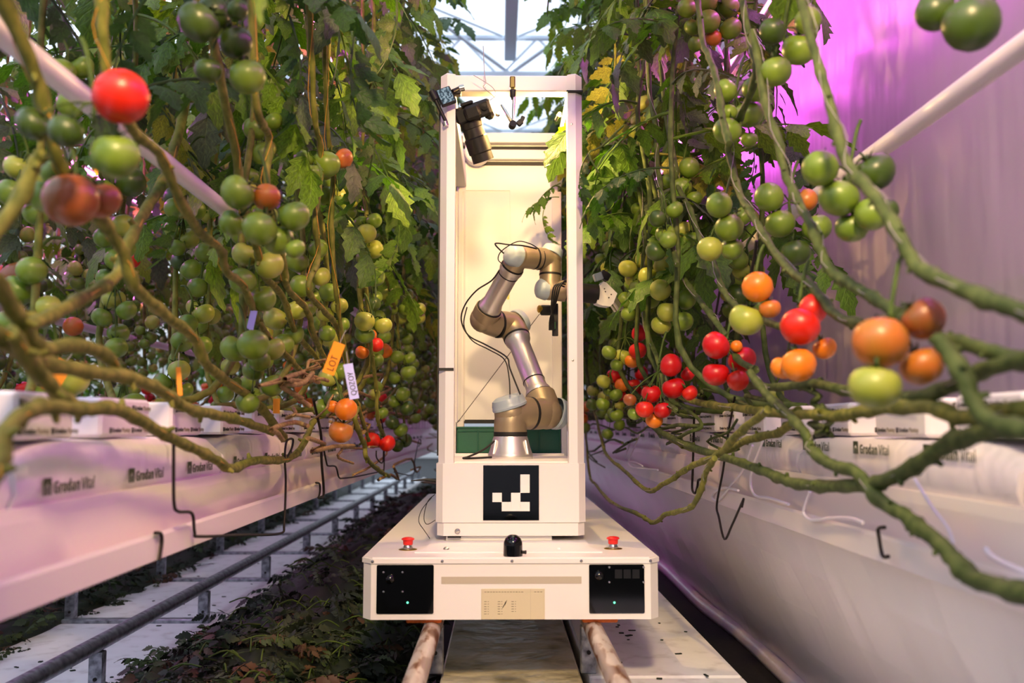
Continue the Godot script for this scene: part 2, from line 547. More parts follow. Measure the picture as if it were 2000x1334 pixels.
	tag(gp, "white plastic pipe lying on the floor beside the leaf litter", "pipe")
	# white support tubes along the rows
	for r in [[-0.70, 1.40, -7.0, 0.019, "white pipe running beside the near row above its gutter"], [-2.05, 1.335, -7.0, 0.02, "white pipe running along the second row beyond the next aisle"], [0.85, 1.465, -7.0, 0.02, "white pipe running in front of the film wall"]]:
		var o := part("row_pipe", MB.new().tube(line(Vector3(r[0], r[1], 0.4), Vector3(r[0], r[1], -14.0)), r[3], 14), M.tube_white)
		tag(o, r[4], "pipe", "row pipes")

func build_gutter(cx: float, s: float, which: String) -> void:
	# s = 1: its near lip faces +x. The profile is drawn facing +x and mirrored for the wall row.
	var names := {"near": "white growing gutter of the near row beside the leaf litter", "next": "white growing gutter of the second row beyond the next aisle", "far": "white growing gutter of the third row deep in the plants", "wall": "white growing gutter beside the film wall"}
	var t := thing("growing_gutter", names[which], "gutter", Vector3(cx, 0.61, -7), "growing gutters")
	var poly := PackedVector2Array()
	for p in [[0.13, 0.735], [0.135, 0.715], [0.140, 0.630], [0.182, 0.626], [0.184, 0.658], [0.192, 0.662], [0.195, 0.655], [0.195, 0.614], [-0.195, 0.614], [-0.195, 0.655], [-0.192, 0.662], [-0.184, 0.658], [-0.182, 0.626], [-0.140, 0.630], [-0.135, 0.715], [-0.13, 0.735]]:
		poly.append(Vector2(cx + p[0] * s, p[1]))
	wpart("trough", MB.new().prism(poly, 15.0, Transform3D(Basis(), Vector3(0, 0, -14.5))), M.gutter_white, t)
	var count := 13
	for k in count:
		var z0 := -0.35 - k * 1.02
		build_slab(cx, s, which, z0, k)

func bent(a: Vector3, b: Vector3, up: Vector3) -> Basis:
	var x := (b - a).normalized()
	var z := x.cross(up).normalized()
	return Basis(x, z.cross(x), z)

func lettering(txt: String, size: float, material: Material, parent: Node3D, at: Vector3, x_dir: Vector3, normal: Vector3, bold := false, called := "lettering") -> MeshInstance3D:
	var tm := TextMesh.new()
	tm.text = txt
	var sf := SystemFont.new()
	sf.font_names = PackedStringArray(["Droid Sans"])
	if bold: sf.font_weight = 700
	tm.font = sf
	tm.font_size = 32
	tm.pixel_size = size / 32.0
	tm.depth = 0.0006
	tm.curve_step = 4.0
	tm.horizontal_alignment = HORIZONTAL_ALIGNMENT_LEFT
	var o := part(called, tm, material, parent)
	var x := x_dir.normalized()
	var z := normal.normalized()
	o.transform = Transform3D(Basis(x, z.cross(x), z), at)
	return o

func logo(size: float, material: Material, parent: Node3D, at: Vector3, x_dir: Vector3, normal: Vector3) -> void:
	# a dark square with a light peaked house cut out of it
	var m := MB.new()
	var p := PackedVector2Array()
	for q in [[0, 0], [0.22, 0], [0.22, 0.5], [0.5, 0.75], [0.78, 0.5], [0.78, 0], [1, 0], [1, 1], [0, 1]]:
		p.append(Vector2(q[0], q[1]) * size)
	m.prism(p, 0.0006)
	var q := PackedVector2Array()
	for r in [[0.36, 0], [0.64, 0], [0.64, 0.4], [0.5, 0.55], [0.36, 0.4]]:
		q.append(Vector2(r[0], r[1]) * size)
	m.prism(q, 0.0006)
	var x := x_dir.normalized()
	var z := normal.normalized()
	part("printed_logo", m, material, parent, Transform3D(Basis(x, z.cross(x), z), at))

func build_slab(cx: float, s: float, which: String, z0: float, k: int) -> void:
	var near := which == "near" or which == "wall"
	var rows := {"near": "near row", "next": "second row beyond the next aisle", "far": "third row deep in the plants", "wall": "row beside the film wall"}
	var ordinal := ["first", "second", "third", "fourth", "fifth", "sixth", "seventh", "eighth", "ninth", "tenth", "eleventh", "twelfth", "thirteenth"]
	var lab: String = "white film wrapped growing slab, %s along the %s" % [ordinal[k], rows[which]]
	var t := thing("growing_slab", lab, "growing slab", Vector3(cx, 0.735, z0 - 0.5), "growing slabs")
	# a pillow-like wrapped slab: rounded top edges, slightly bulged sides
	var m := MB.new()
	var prof := [Vector2(-0.118, 0.0), Vector2(-0.126, 0.03), Vector2(-0.122, 0.07), Vector2(-0.105, 0.09), Vector2(0.0, 0.094), Vector2(0.105, 0.09), Vector2(0.122, 0.07), Vector2(0.126, 0.03), Vector2(0.118, 0.0)]
	var f := FastNoiseLite.new()
	f.seed = k + int(cx * 10); f.frequency = 2.5
	var segs := 14
	var s0 := m.v.size()
	for i in segs + 1:
		var u := float(i) / segs
		var e := 1.0 - pow(absf(u - 0.5) * 2.0, 10.0) * 0.35
		for j in prof.size():
			var p: Vector2 = prof[j]
			var w := f.get_noise_2d(u * 2.0, j * 0.35) * 0.004
			var pos := Vector3(p.x * (1.0 + w * 3.0), p.y * e + (w if p.y > 0.05 else 0.0), 0.5 - u * 1.0)
			m.vert(pos, Vector3(p.x * 4.0, (p.y - 0.03) * 8.0, 0).normalized(), Vector2(u, float(j) / 8.0))
	var c := prof.size()
	for i in segs:
		for j in c - 1:
			var a := s0 + i * c + j
			m.face(a, a + 1, a + c + 1)
			m.face(a, a + c + 1, a + c)
	for e in 2:
		var pts := []
		for j in c:
			pts.append(m.v[s0 + (segs * c if e else 0) + j])
		m.flat(pts, Vector3(0, 0, -1 if e else 1))
	part("film_wrap", m, M.slab_film, t)
	if near and k < 8:
		var xd := Vector3(0, 0, -s)
		for q in 3:
			var zz := 0.43 - q * 0.33
			if s < 0:
				zz -= 0.22
			# prints sit just proud of the face toward the aisle
			var at := Vector3(s * 0.1285, 0.012, zz)
			if s < 0:
				at.y = 0.058
			logo(0.026, M.print_green, t, at, xd, Vector3(s, 0, 0))
			lettering("Grodan", 0.026, M.print_green, t, at + xd * 0.034 + Vector3(0, 0.010, 0), xd, Vector3(s, 0, 0), true)
			lettering("Vital", 0.026, M.print_green, t, at + xd * 0.132 + Vector3(0, 0.010, 0), xd, Vector3(s, 0, 0))
	# wrapped blocks standing on the slab
	if which == "far":
		return
	for b in 3:
		var zc := z0 - 0.13 - b * 0.34 + rng.randf_range(-0.02, 0.02)
		var len_ := 0.21 + rng.randf_range(-0.01, 0.02)
		var blab := "printed white block, %s on the %s slab of %s" % [ordinal[b], ordinal[k], {"near": "the near row", "next": "the second row", "far": "", "wall": "the wall row"}[which]]
		var bt := thing("propagation_block", blab, "growing block", Vector3(cx + s * 0.02, 0.829, zc), "propagation blocks")
		part("wrapper", MB.new().box(Vector3(0, 0.036, 0), Vector3(0.16, 0.072, len_), 0.006, Basis(Vector3.UP, rng.randf_range(-0.06, 0.06))), M.block_film, bt)
		if near and k < 6:
			var xd := Vector3(0, 0, -s)
			for row in 2:
				for q in 2:
					var at := Vector3(s * 0.0865, 0.008 + row * 0.042, (0.098 - q * 0.103) * s)
					logo(0.010, M.print_black, bt, at, xd, Vector3(s, 0, 0))
					lettering("Grodan", 0.0115, M.print_black, bt, at + xd * 0.013 + Vector3(0, 0.005, 0), xd, Vector3(s, 0, 0), true)
					lettering("Plantop", 0.0115, M.print_grey, bt, at + xd * 0.057 + Vector3(0, 0.005, 0), xd, Vector3(s, 0, 0))

# ---------------------------------------------------------------- the robot
const CX := 0.033
func poly(a: Array) -> PackedVector2Array:
	var p := PackedVector2Array()
	for q in a: p.append(Vector2(q[0], q[1]))
	return p

# plan outline (x, z) extruded upward
func slab_of(outline: Array, y0: float, y1: float, m: MB = null) -> MB:
	var x := Transform3D(Basis(Vector3(1, 0, 0), Vector3(0, 0, 1), Vector3(0, 1, 0)), Vector3(0, y0, 0))
	return (m if m else MB.new()).prism(poly(outline), y1 - y0, x)

func screw(parent: Node3D, at: Vector3, dir: Vector3, r := 0.005, material: Material = null, called := "screw") -> void:
	wpart(called, MB.new().lathe([Vector2(r, 0), Vector2(r, r * 0.35), Vector2(r * 0.7, r * 0.7), Vector2(0, r * 0.75)], 12, toward(dir, at)), material if material else M.steel, parent)

func rounded_rect(w: float, h: float, r: float) -> PackedVector2Array:
	var p := PackedVector2Array()
	for c in [[1, 1, 0.0], [-1, 1, 90.0], [-1, -1, 180.0], [1, -1, 270.0]]:
		for k in 5:
			var a := deg_to_rad(c[2] + k * 22.5)
			p.append(Vector2(c[0] * (w * 0.5 - r) + r * cos(a), c[1] * (h * 0.5 - r) + r * sin(a)))
	return p

func build_cart() -> void:
	var t := thing("robot_cart", "white rail cart carrying the robot tower, red stop buttons on top", "cart", Vector3(CX, 0.34, -3.8))
	var x0 := -0.363
	var x1 := 0.427
	var zf := -2.6
	var zr := -5.0
	var ch := 0.024
	var body := wpart("body", slab_of([[x0 + ch, zf], [x1 - ch, zf], [x1, zf - ch * 1.2], [x1, zr], [x0, zr], [x0, zf - ch * 1.2]], 0.340, 0.4865), M.white_paint, t)
	# lid: lip overlapping the body, rounded front edge
	var e := 0.004
	var lid := MB.new()
	slab_of([[x0 + ch, zf + e], [x1 - ch, zf + e], [x1 + e, zf - ch * 1.2], [x1 + e, zr], [x0 - e, zr], [x0 - e, zf - ch * 1.2]], 0.4865, 0.4985, lid)
	slab_of([[x0 + ch + 0.003, zf - 0.002], [x1 - ch - 0.003, zf - 0.002], [x1 - 0.002, zf - ch * 1.2 - 0.003], [x1 - 0.002, zr], [x0 + 0.002, zr], [x0 + 0.002, zf - ch * 1.2 - 0.003]], 0.4985, 0.5025, lid)
	var lid_o := wpart("lid", lid, M.white_paint, t)
	for px in [728, 864, 1000, 1135, 1270]:
		var p := deep(px, 1095.5, 2.6)
		screw(lid_o, Vector3(p.x, 0.4925, zf + e), Vector3(0, 0, 1), 0.0042)
	# raised plate between lid and tower
	var plate := wpart("mounting_plate", slab_of([[-0.232, -2.688], [0.285, -2.688], [0.262, -2.79], [0.262, -3.0], [-0.205, -3.0], [-0.205, -2.79]], 0.5025, 0.5055), M.white_panel, t)
	screw(plate, Vector3(-0.148, 0.5055, -2.74), Vector3(0, 1, 0.6), 0.008)
	screw(plate, Vector3(0.168, 0.5055, -2.74), Vector3(0, 1, 0.6), 0.005, M.white_panel)
	# two dark glass sensor windows
	for w in [[-0.324, -0.173], [0.239, 0.386]]:
		var c: float = (w[0] + w[1]) * 0.5
		var win := wpart("sensor_window", MB.new().prism(rounded_rect(w[1] - w[0], 0.127, 0.004), 0.003, Transform3D(Basis(), Vector3(c, 0.4195, zf))), M.black_gloss, t)
		var left: bool = c < 0
		for q in ([[749, 1118], [786, 1118], [749, 1156], [786, 1156]] if left else [[1190, 1108], [1257, 1108], [1190, 1137], [1257, 1137]]):
			var p := deep(q[0], q[1], 2.597)
			screw(win, Vector3(p.x, p.y, zf + 0.003), Vector3(0, 0, 1), 0.0032, M.steel)
		var lp := deep(762 if left else 1170, 1131 if left else 1124, 2.597)
		wpart("camera_eye", MB.new().lathe([Vector2(0.013, 0), Vector2(0.0125, 0.004), Vector2(0.010, 0.008), Vector2(0.005, 0.011), Vector2(0, 0.012)], 20, toward(Vector3(0, 0, 1), Vector3(lp.x, lp.y, zf + 0.003))), M.black_gloss, win)
		var gp := deep(796 if left else 1200, 1177, 2.597)
		wpart("status_led", MB.new().lathe([Vector2(0.0028, 0), Vector2(0.0024, 0.0015), Vector2(0, 0.002)], 12, toward(Vector3(0, 0, 1), Vector3(gp.x, gp.y, zf + 0.003))), M.green_led, win)
		if not left:
			for k in 3:
				var dp := deep(1208 + k * 17, 1121, 2.597)
				wpart("display_segment", MB.new().box(Vector3(dp.x, dp.y, zf + 0.0035), Vector3(0.019, 0.023, 0.001)), mat("display_glass", Color(0.05, 0.05, 0.055), 0.3), win)
	wpart("reflective_strip", MB.new().prism(rounded_rect(0.372, 0.0185, 0.001), 0.001, Transform3D(Basis(), Vector3(0.033, 0.4425, zf))), M.reflector, t)
	var np := wpart("name_plate", MB.new().box(Vector3(0.037, 0.3805, zf + 0.001), Vector3(0.168, 0.08, 0.0025), 0.0008), M.name_plate, t)
	# rows of tiny print, a scribble; the square code is left out
	var marks := MB.new()
	for k in 14:
		marks.box(Vector3(-0.036 + k * 0.0075, 0.412, zf + 0.0025), Vector3(0.0045 + 0.001 * (k % 2), 0.0012, 0.0006))
	for k in 3:
		marks.box(Vector3(0.096 + k * 0.008, 0.412, zf + 0.0025), Vector3(0.005, 0.0012, 0.0006))
	for r in 6:
		for cc in 3:
			if cc == 2 and r > 4: continue
			for k in 2:
				marks.box(Vector3(-0.036 + cc * 0.036 + k * 0.0075, 0.387 - r * 0.0064, zf + 0.0025), Vector3(0.0065 - k * 0.004, 0.0012, 0.0006))
	wpart("printed_text", marks, M.print_grey, np)
	wpart("scribble", MB.new().tube(smooth([Vector3(0.009, 0.37, zf + 0.0028), Vector3(0.013, 0.378, zf + 0.0028), Vector3(0.011, 0.372, zf + 0.0028), Vector3(0.018, 0.388, zf + 0.0028), Vector3(0.015, 0.377, zf + 0.0028), Vector3(0.021, 0.391, zf + 0.0028)]), 0.0005, 5), M.print_black, np)
	wpart("plate_divider", MB.new().box(Vector3(0.0835, 0.3805, zf + 0.0025), Vector3(0.0006, 0.078, 0.0004)), M.reflector, np)
	# stop buttons
	for q in [[-0.257, -2.76], [0.324, -2.772]]:
		var b := Vector3(q[0], 0.5025, q[1])
		var ring := wpart("emergency_stop", MB.new().lathe([Vector2(0.026, 0), Vector2(0.026, 0.0012), Vector2(0.012, 0.0015)], 28, Transform3D(Basis(), b)), M.brass, t)
		wpart("button_collar", MB.new().lathe([Vector2(0.0125, 0), Vector2(0.0125, 0.005), Vector2(0.0135, 0.006), Vector2(0.0125, 0.007), Vector2(0.0115, 0.014)], 20, Transform3D(Basis(), b)), M.steel, ring)
		wpart("button_cap", MB.new().lathe([Vector2(0.0, 0.0135), Vector2(0.0135, 0.014), Vector2(0.0145, 0.026), Vector2(0.018, 0.0275), Vector2(0.0185, 0.0295), Vector2(0.017, 0.032), Vector2(0.010, 0.0345), Vector2(0, 0.035)], 24, Transform3D(Basis(), b)), M.red_button, ring)
	# scanner dome standing on the front edge
	var ld := Vector3(0.0375, 0.5025, -2.628)
	var lid_ := wpart("scanner_dome", MB.new().lathe([Vector2(0.026, 0), Vector2(0.0262, 0.003), Vector2(0.0255, 0.028), Vector2(0.0255, 0.030), Vector2(0.0245, 0.038), Vector2(0.0205, 0.047), Vector2(0.014, 0.053), Vector2(0.007, 0.0558), Vector2(0, 0.0565)], 32, Transform3D(Basis(), ld)), M.black_gloss, t)
	wpart("cable_plug", MB.new().lathe([Vector2(0.0045, 0), Vector2(0.0045, 0.008), Vector2(0.0055, 0.009), Vector2(0.005, 0.012), Vector2(0, 0.012)], 10, toward(Vector3(1, 0, 0.2), ld + Vector3(0.024, 0.010, 0.004))), M.black_matt, lid_)
	# orange wheel guards between cart and rails
	for x in [-0.20, 0.27]:
		var w := wpart("wheel_guard", MB.new().box(Vector3(x, 0.334, -2.68), Vector3(0.095, 0.014, 0.12), 0.003), M.orange_plastic, t)
		for k in 8:
			wpart("rib", MB.new().box(Vector3(x - 0.04 + k * 0.0115, 0.3335, -2.619), Vector3(0.003, 0.010, 0.003)), M.orange_plastic, w)
		for z in [-2.9, -4.7]:
			wpart("wheel", MB.new().lathe([Vector2(0, -0.03), Vector2(0.045, -0.03), Vector2(0.045, -0.022), Vector2(0.03, -0.02), Vector2(0.026, 0.02), Vector2(0.045, 0.022), Vector2(0.045, 0.03), Vector2(0, 0.03)], 24, toward(Vector3(1, 0, 0), Vector3(x - 0.015, 0.3565 + 0.0, z))), M.steel, t)
	# tower ----------------------------------------------------------------
	var f := -2.93
	var tw := thing("robot_tower", "white steel tower frame with a black square marker on its front", "tower", Vector3(CX + 0.002, 0.505, -3.4))
	var tx0 := -0.191
	var tx1 := 0.262
	var c2 := 0.021
	var outline := [[tx0 + c2, f], [tx1 - c2, f], [tx1, f - c2], [tx1, -4.02], [tx0, -4.02], [tx0, f - c2]]
	wpart("base_box", slab_of(outline, 0.5605, 0.737), M.white_paint, tw)
	var skirt := []
	for p in outline:
		skirt.append([CX + 0.0025 + (p[0] - CX - 0.0025) * 0.985, p[1] - 0.003])
	var sk := wpart("base_skirt", slab_of(skirt, 0.521, 0.559), M.white_paint, tw)
	screw(sk, Vector3(-0.125, 0.535, f - 0.003), Vector3(0, 0, 1), 0.0085, M.steel, "knob")
	wpart("under_beam", MB.new().box(Vector3(0.0, 0.512, f - 0.06), Vector3(0.32, 0.014, 0.08), 0.002), M.white_panel, tw)
	wpart("under_slot", MB.new().box(Vector3(-0.135, 0.5165, f - 0.012), Vector3(0.04, 0.004, 0.01)), M.black_matt, tw)
	# the black marker with its white cells
	var mk := wpart("marker", MB.new().box(Vector3(0.036, 0.6495, f + 0.0012), Vector3(0.168, 0.164, 0.0024)), M.black_gloss, tw)
	var q0 := Vector2(-0.048, 0.7315)
	var cell := Vector2(0.168 / 6.0, 0.164 / 6.0)
	for c in [[4, 1], [4, 2], [1, 3], [3, 3], [2, 4], [3, 4], [4, 4]]:
		wpart("white_cell", MB.new().box(Vector3(q0.x + (c[0] + 0.5) * cell.x, q0.y - (c[1] + 0.5) * cell.y, f + 0.0026), Vector3(cell.x + 0.0003, cell.y + 0.0003, 0.0006)), M.marker_white, mk)
	# posts: outer front corner chamfered, peaked ends
	var pw := 0.047
	for s in [-1.0, 1.0]:
		var xo: float = tx0 + 0.006 if s < 0 else tx1 - 0.003
		var pts := []
		for p in [[0.0, -c2], [c2, 0.0], [pw, 0.0], [pw, -0.06], [0.0, -0.06]]:
			pts.append([xo - s * p[0], f + p[1] - 0.004])
		var post := wpart("post", slab_of(pts, 0.737, 1.948), M.white_paint, tw)
		var top := MB.new()
		var apex := Vector3(xo - s * 0.020, 1.960, f - 0.025)
		for k in pts.size():
			var a := Vector3(pts[k][0], 1.948, pts[k][1])
			var b := Vector3(pts[(k + 1) % 5][0], 1.948, pts[(k + 1) % 5][1])
			top.flat([a, b, apex], Vector3(0, 1, 0) + (a + b) * 0.5 - apex)
		wpart("post_cap", top, M.white_paint, post)
		for y in [1.05, 1.79]:
			if s > 0: screw(post, Vector3(xo - 0.034, y, f - 0.004), Vector3(0, 0, 1), 0.0035)
		# rear posts and the side beams that join them at the top
		wpart("rear_post", MB.new().box(Vector3(xo - s * 0.02, 1.28, -3.99), Vector3(0.04, 1.1, 0.05), 0.003), M.white_paint, tw)
		wpart("side_beam", MB.new().box(Vector3(xo - s * 0.024, 1.875, -3.46), Vector3(0.046, 0.055, 1.0), 0.003), M.white_paint, tw)
	wpart("top_beam", MB.new().box(Vector3(CX + 0.004, 1.921, f - 0.034), Vector3(0.36, 0.052, 0.055), 0.004), M.white_paint, tw)
	# black cable strip down the outside of one post, and bands
	wpart("black_strip", MB.new().box(Vector3(tx0 + 0.0035, 1.31, f - 0.05), Vector3(0.005, 1.10, 0.05)), M.black_matt, tw)
	wpart("black_band", MB.new().box(Vector3(tx0 + 0.029, 1.022, f - 0.0035), Vector3(0.046, 0.009, 0.002)), M.black_matt, tw)
	wpart("cable_tie", MB.new().box(Vector3(tx1 - 0.027, 1.893, f - 0.03), Vector3(0.052, 0.006, 0.07), 0.001), M.black_matt, tw)
	# back panel: a sheet with a folded flange, a recessed field, and slots with dark gaps at the top
	var r := -3.98
	var bp := wpart("back_panel", MB.new().box(Vector3(0.05, 1.46, r - 0.01), Vector3(0.39, 1.18, 0.02), 0.002), M.white_panel, tw)
	wpart("flange", MB.new().box(Vector3(-0.160, 1.40, r + 0.006), Vector3(0.034, 1.06, 0.02), 0.002, Basis(Vector3.UP, 0.5)), M.white_panel, bp)
	for k in 7:
		screw(bp, Vector3(-0.160, 0.92 + k * 0.125, r + 0.014), Vector3(-0.3, 0, 1), 0.003, M.wire_dark)
		screw(bp, Vector3(0.228, 0.92 + k * 0.125, r), Vector3(0, 0, 1), 0.003, M.wire_dark)
	for y in [1.952, 2.018]:
		wpart("slot", MB.new().box(Vector3(0.075, y, r + 0.001), Vector3(0.30, 0.016, 0.004)), M.black_matt, bp)
	wpart("head_box", MB.new().box(Vector3(0.045, 2.053, r + 0.015), Vector3(0.40, 0.042, 0.05), 0.003), M.white_paint, tw)
	wpart("cross_beam", MB.new().box(Vector3(0.045, 1.985, r + 0.012), Vector3(0.39, 0.042, 0.03), 0.003), M.white_paint, tw)
	for e2 in [[-0.05, 1.838, 0.19, 0.004], [0.044, 1.50, 0.004, 0.68]]:
		wpart("panel_edge", MB.new().box(Vector3(e2[0], e2[1], r + 0.002), Vector3(e2[2], e2[3], 0.004), 0.001), M.white_panel, bp)
	wpart("yellow_sticker", MB.new().box(Vector3(0.037, 1.40, r + 0.001), Vector3(0.009, 0.05, 0.001)), mat("sticker_yellow", Color(0.9, 0.85, 0.45), 0.6), bp)
	# white ring collar on the panel behind the camera lens
	wpart("ring_collar", MB.new().lathe([Vector2(0.030, 0), Vector2(0.030, 0.03), Vector2(0.034, 0.036), Vector2(0.040, 0.034), Vector2(0.046, 0.036), Vector2(0.052, 0.03), Vector2(0.054, 0.0)], 36, toward(Vector3(0, 0.1, 1), Vector3(-0.094, 1.985, r + 0.028))), M.white_paint, tw)
	# deck parts behind the arm
	wpart("deck", MB.new().box(Vector3(CX + 0.002, 0.7385, -3.5), Vector3(0.42, 0.004, 1.0)), M.white_panel, tw)
	wpart("deck_rim", MB.new().box(Vector3(CX + 0.002, 0.744, -3.56), Vector3(0.41, 0.012, 0.02), 0.002), M.white_paint, tw)
	for x in [-0.172, 0.243]:
		wpart("crate_guide", MB.new().box(Vector3(x, 0.80, -3.66), Vector3(0.02, 0.13, 0.12), 0.002), M.white_paint, tw)
	wpart("rear_slot", MB.new().box(Vector3(-0.03, 0.868, r + 0.004), Vector3(0.24, 0.016, 0.006)), M.black_matt, tw)
	# crate
	var cr := thing("plastic_crate", "green plastic harvest crate behind the foot of the robot arm", "crate", Vector3(0.036, 0.7405, -3.80))
	var cm := MB.new()
	var hw := 0.196
	cm.box(Vector3(0, 0.004, 0), Vector3(hw * 2, 0.008, 0.30))
	for s in [-1, 1]:
		cm.box(Vector3(0, 0.052, s * 0.148), Vector3(hw * 2, 0.100, 0.004))
		cm.box(Vector3(s * (hw - 0.002), 0.052, 0), Vector3(0.004, 0.100, 0.30))
	part("shell", cm, M.crate_green, cr)
	part("rim", MB.new().box(Vector3(0, 0.104, 0.150), Vector3(hw * 2 + 0.012, 0.006, 0.012), 0.001).box(Vector3(0, 0.104, -0.150), Vector3(hw * 2 + 0.012, 0.006, 0.012), 0.001).box(Vector3(hw, 0.104, 0), Vector3(0.012, 0.006, 0.30), 0.001).box(Vector3(-hw, 0.104, 0), Vector3(0.012, 0.006, 0.30), 0.001), M.crate_green, cr)
	for y in [0.012, 0.09]:
		part("rib", MB.new().box(Vector3(0, y, 0.152), Vector3(hw * 2, 0.004, 0.008), 0.0008), M.crate_green, cr)
	for k in 6:
		part("rib", MB.new().box(Vector3(-hw + 0.003 + k * (hw * 2 - 0.006) / 5.0, 0.05, 0.1525), Vector3(0.004, 0.09, 0.009), 0.0008), M.crate_green, cr)

# ---------------------------------------------------------------- the arm
func bend(a: Vector3, c: Vector3, b: Vector3, r: float, m: MB = null) -> MB:
	# housing: a straight barrel that turns a corner, full and round on the outside
	var q := m if m else MB.new()
	var k := 0.55
	var pts := PackedVector3Array([a])
	for i in 9:
		var t := i / 8.0
		var p := (c + (a - c) * k).lerp(c, t).lerp(c.lerp(c + (b - c) * k, t), t)
		pts.append(p)
	pts.append(b)
	q.tube(pts, r, 28)
	var prof := []
	for i in 13:
		var an := -PI / 2 + PI * i / 12.0
		prof.append(Vector2(cos(an), sin(an)) * r * 0.995)
	q.lathe(prof, 28, Transform3D(Basis(), c))
	return q

func band(at: Vector3, dir: Vector3, r: float, w: float) -> MB:
	return MB.new().lathe([Vector2(r * 0.9, -w), Vector2(r * 1.012, -w), Vector2(r * 1.022, -w * 0.6), Vector2(r * 1.022, w * 0.6), Vector2(r * 1.012, w), Vector2(r * 0.9, w)], 32, toward(dir, at))

func dome(at: Vector3, dir: Vector3, r: float, h: float) -> MB:
	return MB.new().lathe([Vector2(r * 1.0, -h * 0.25), Vector2(r * 1.05, -h * 0.2), Vector2(r * 1.06, 0.0), Vector2(r * 1.03, h * 0.06), Vector2(r * 1.02, h * 0.3), Vector2(r * 0.93, h * 0.72), Vector2(r * 0.7, h * 0.93), Vector2(0, h)], 32, toward(dir, at))

func link(a: Vector3, b: Vector3, r: float, tube_r: float) -> MB:
	# turned tube with flared ends
	var l := a.distance_to(b)
	return MB.new().lathe([Vector2(r, 0), Vector2(r, 0.012), Vector2(r * 0.97, 0.018), Vector2(tube_r, 0.034), Vector2(tube_r, l - 0.034), Vector2(r * 0.97, l - 0.018), Vector2(r, l - 0.012), Vector2(r, l)], 36, toward(b - a, a))

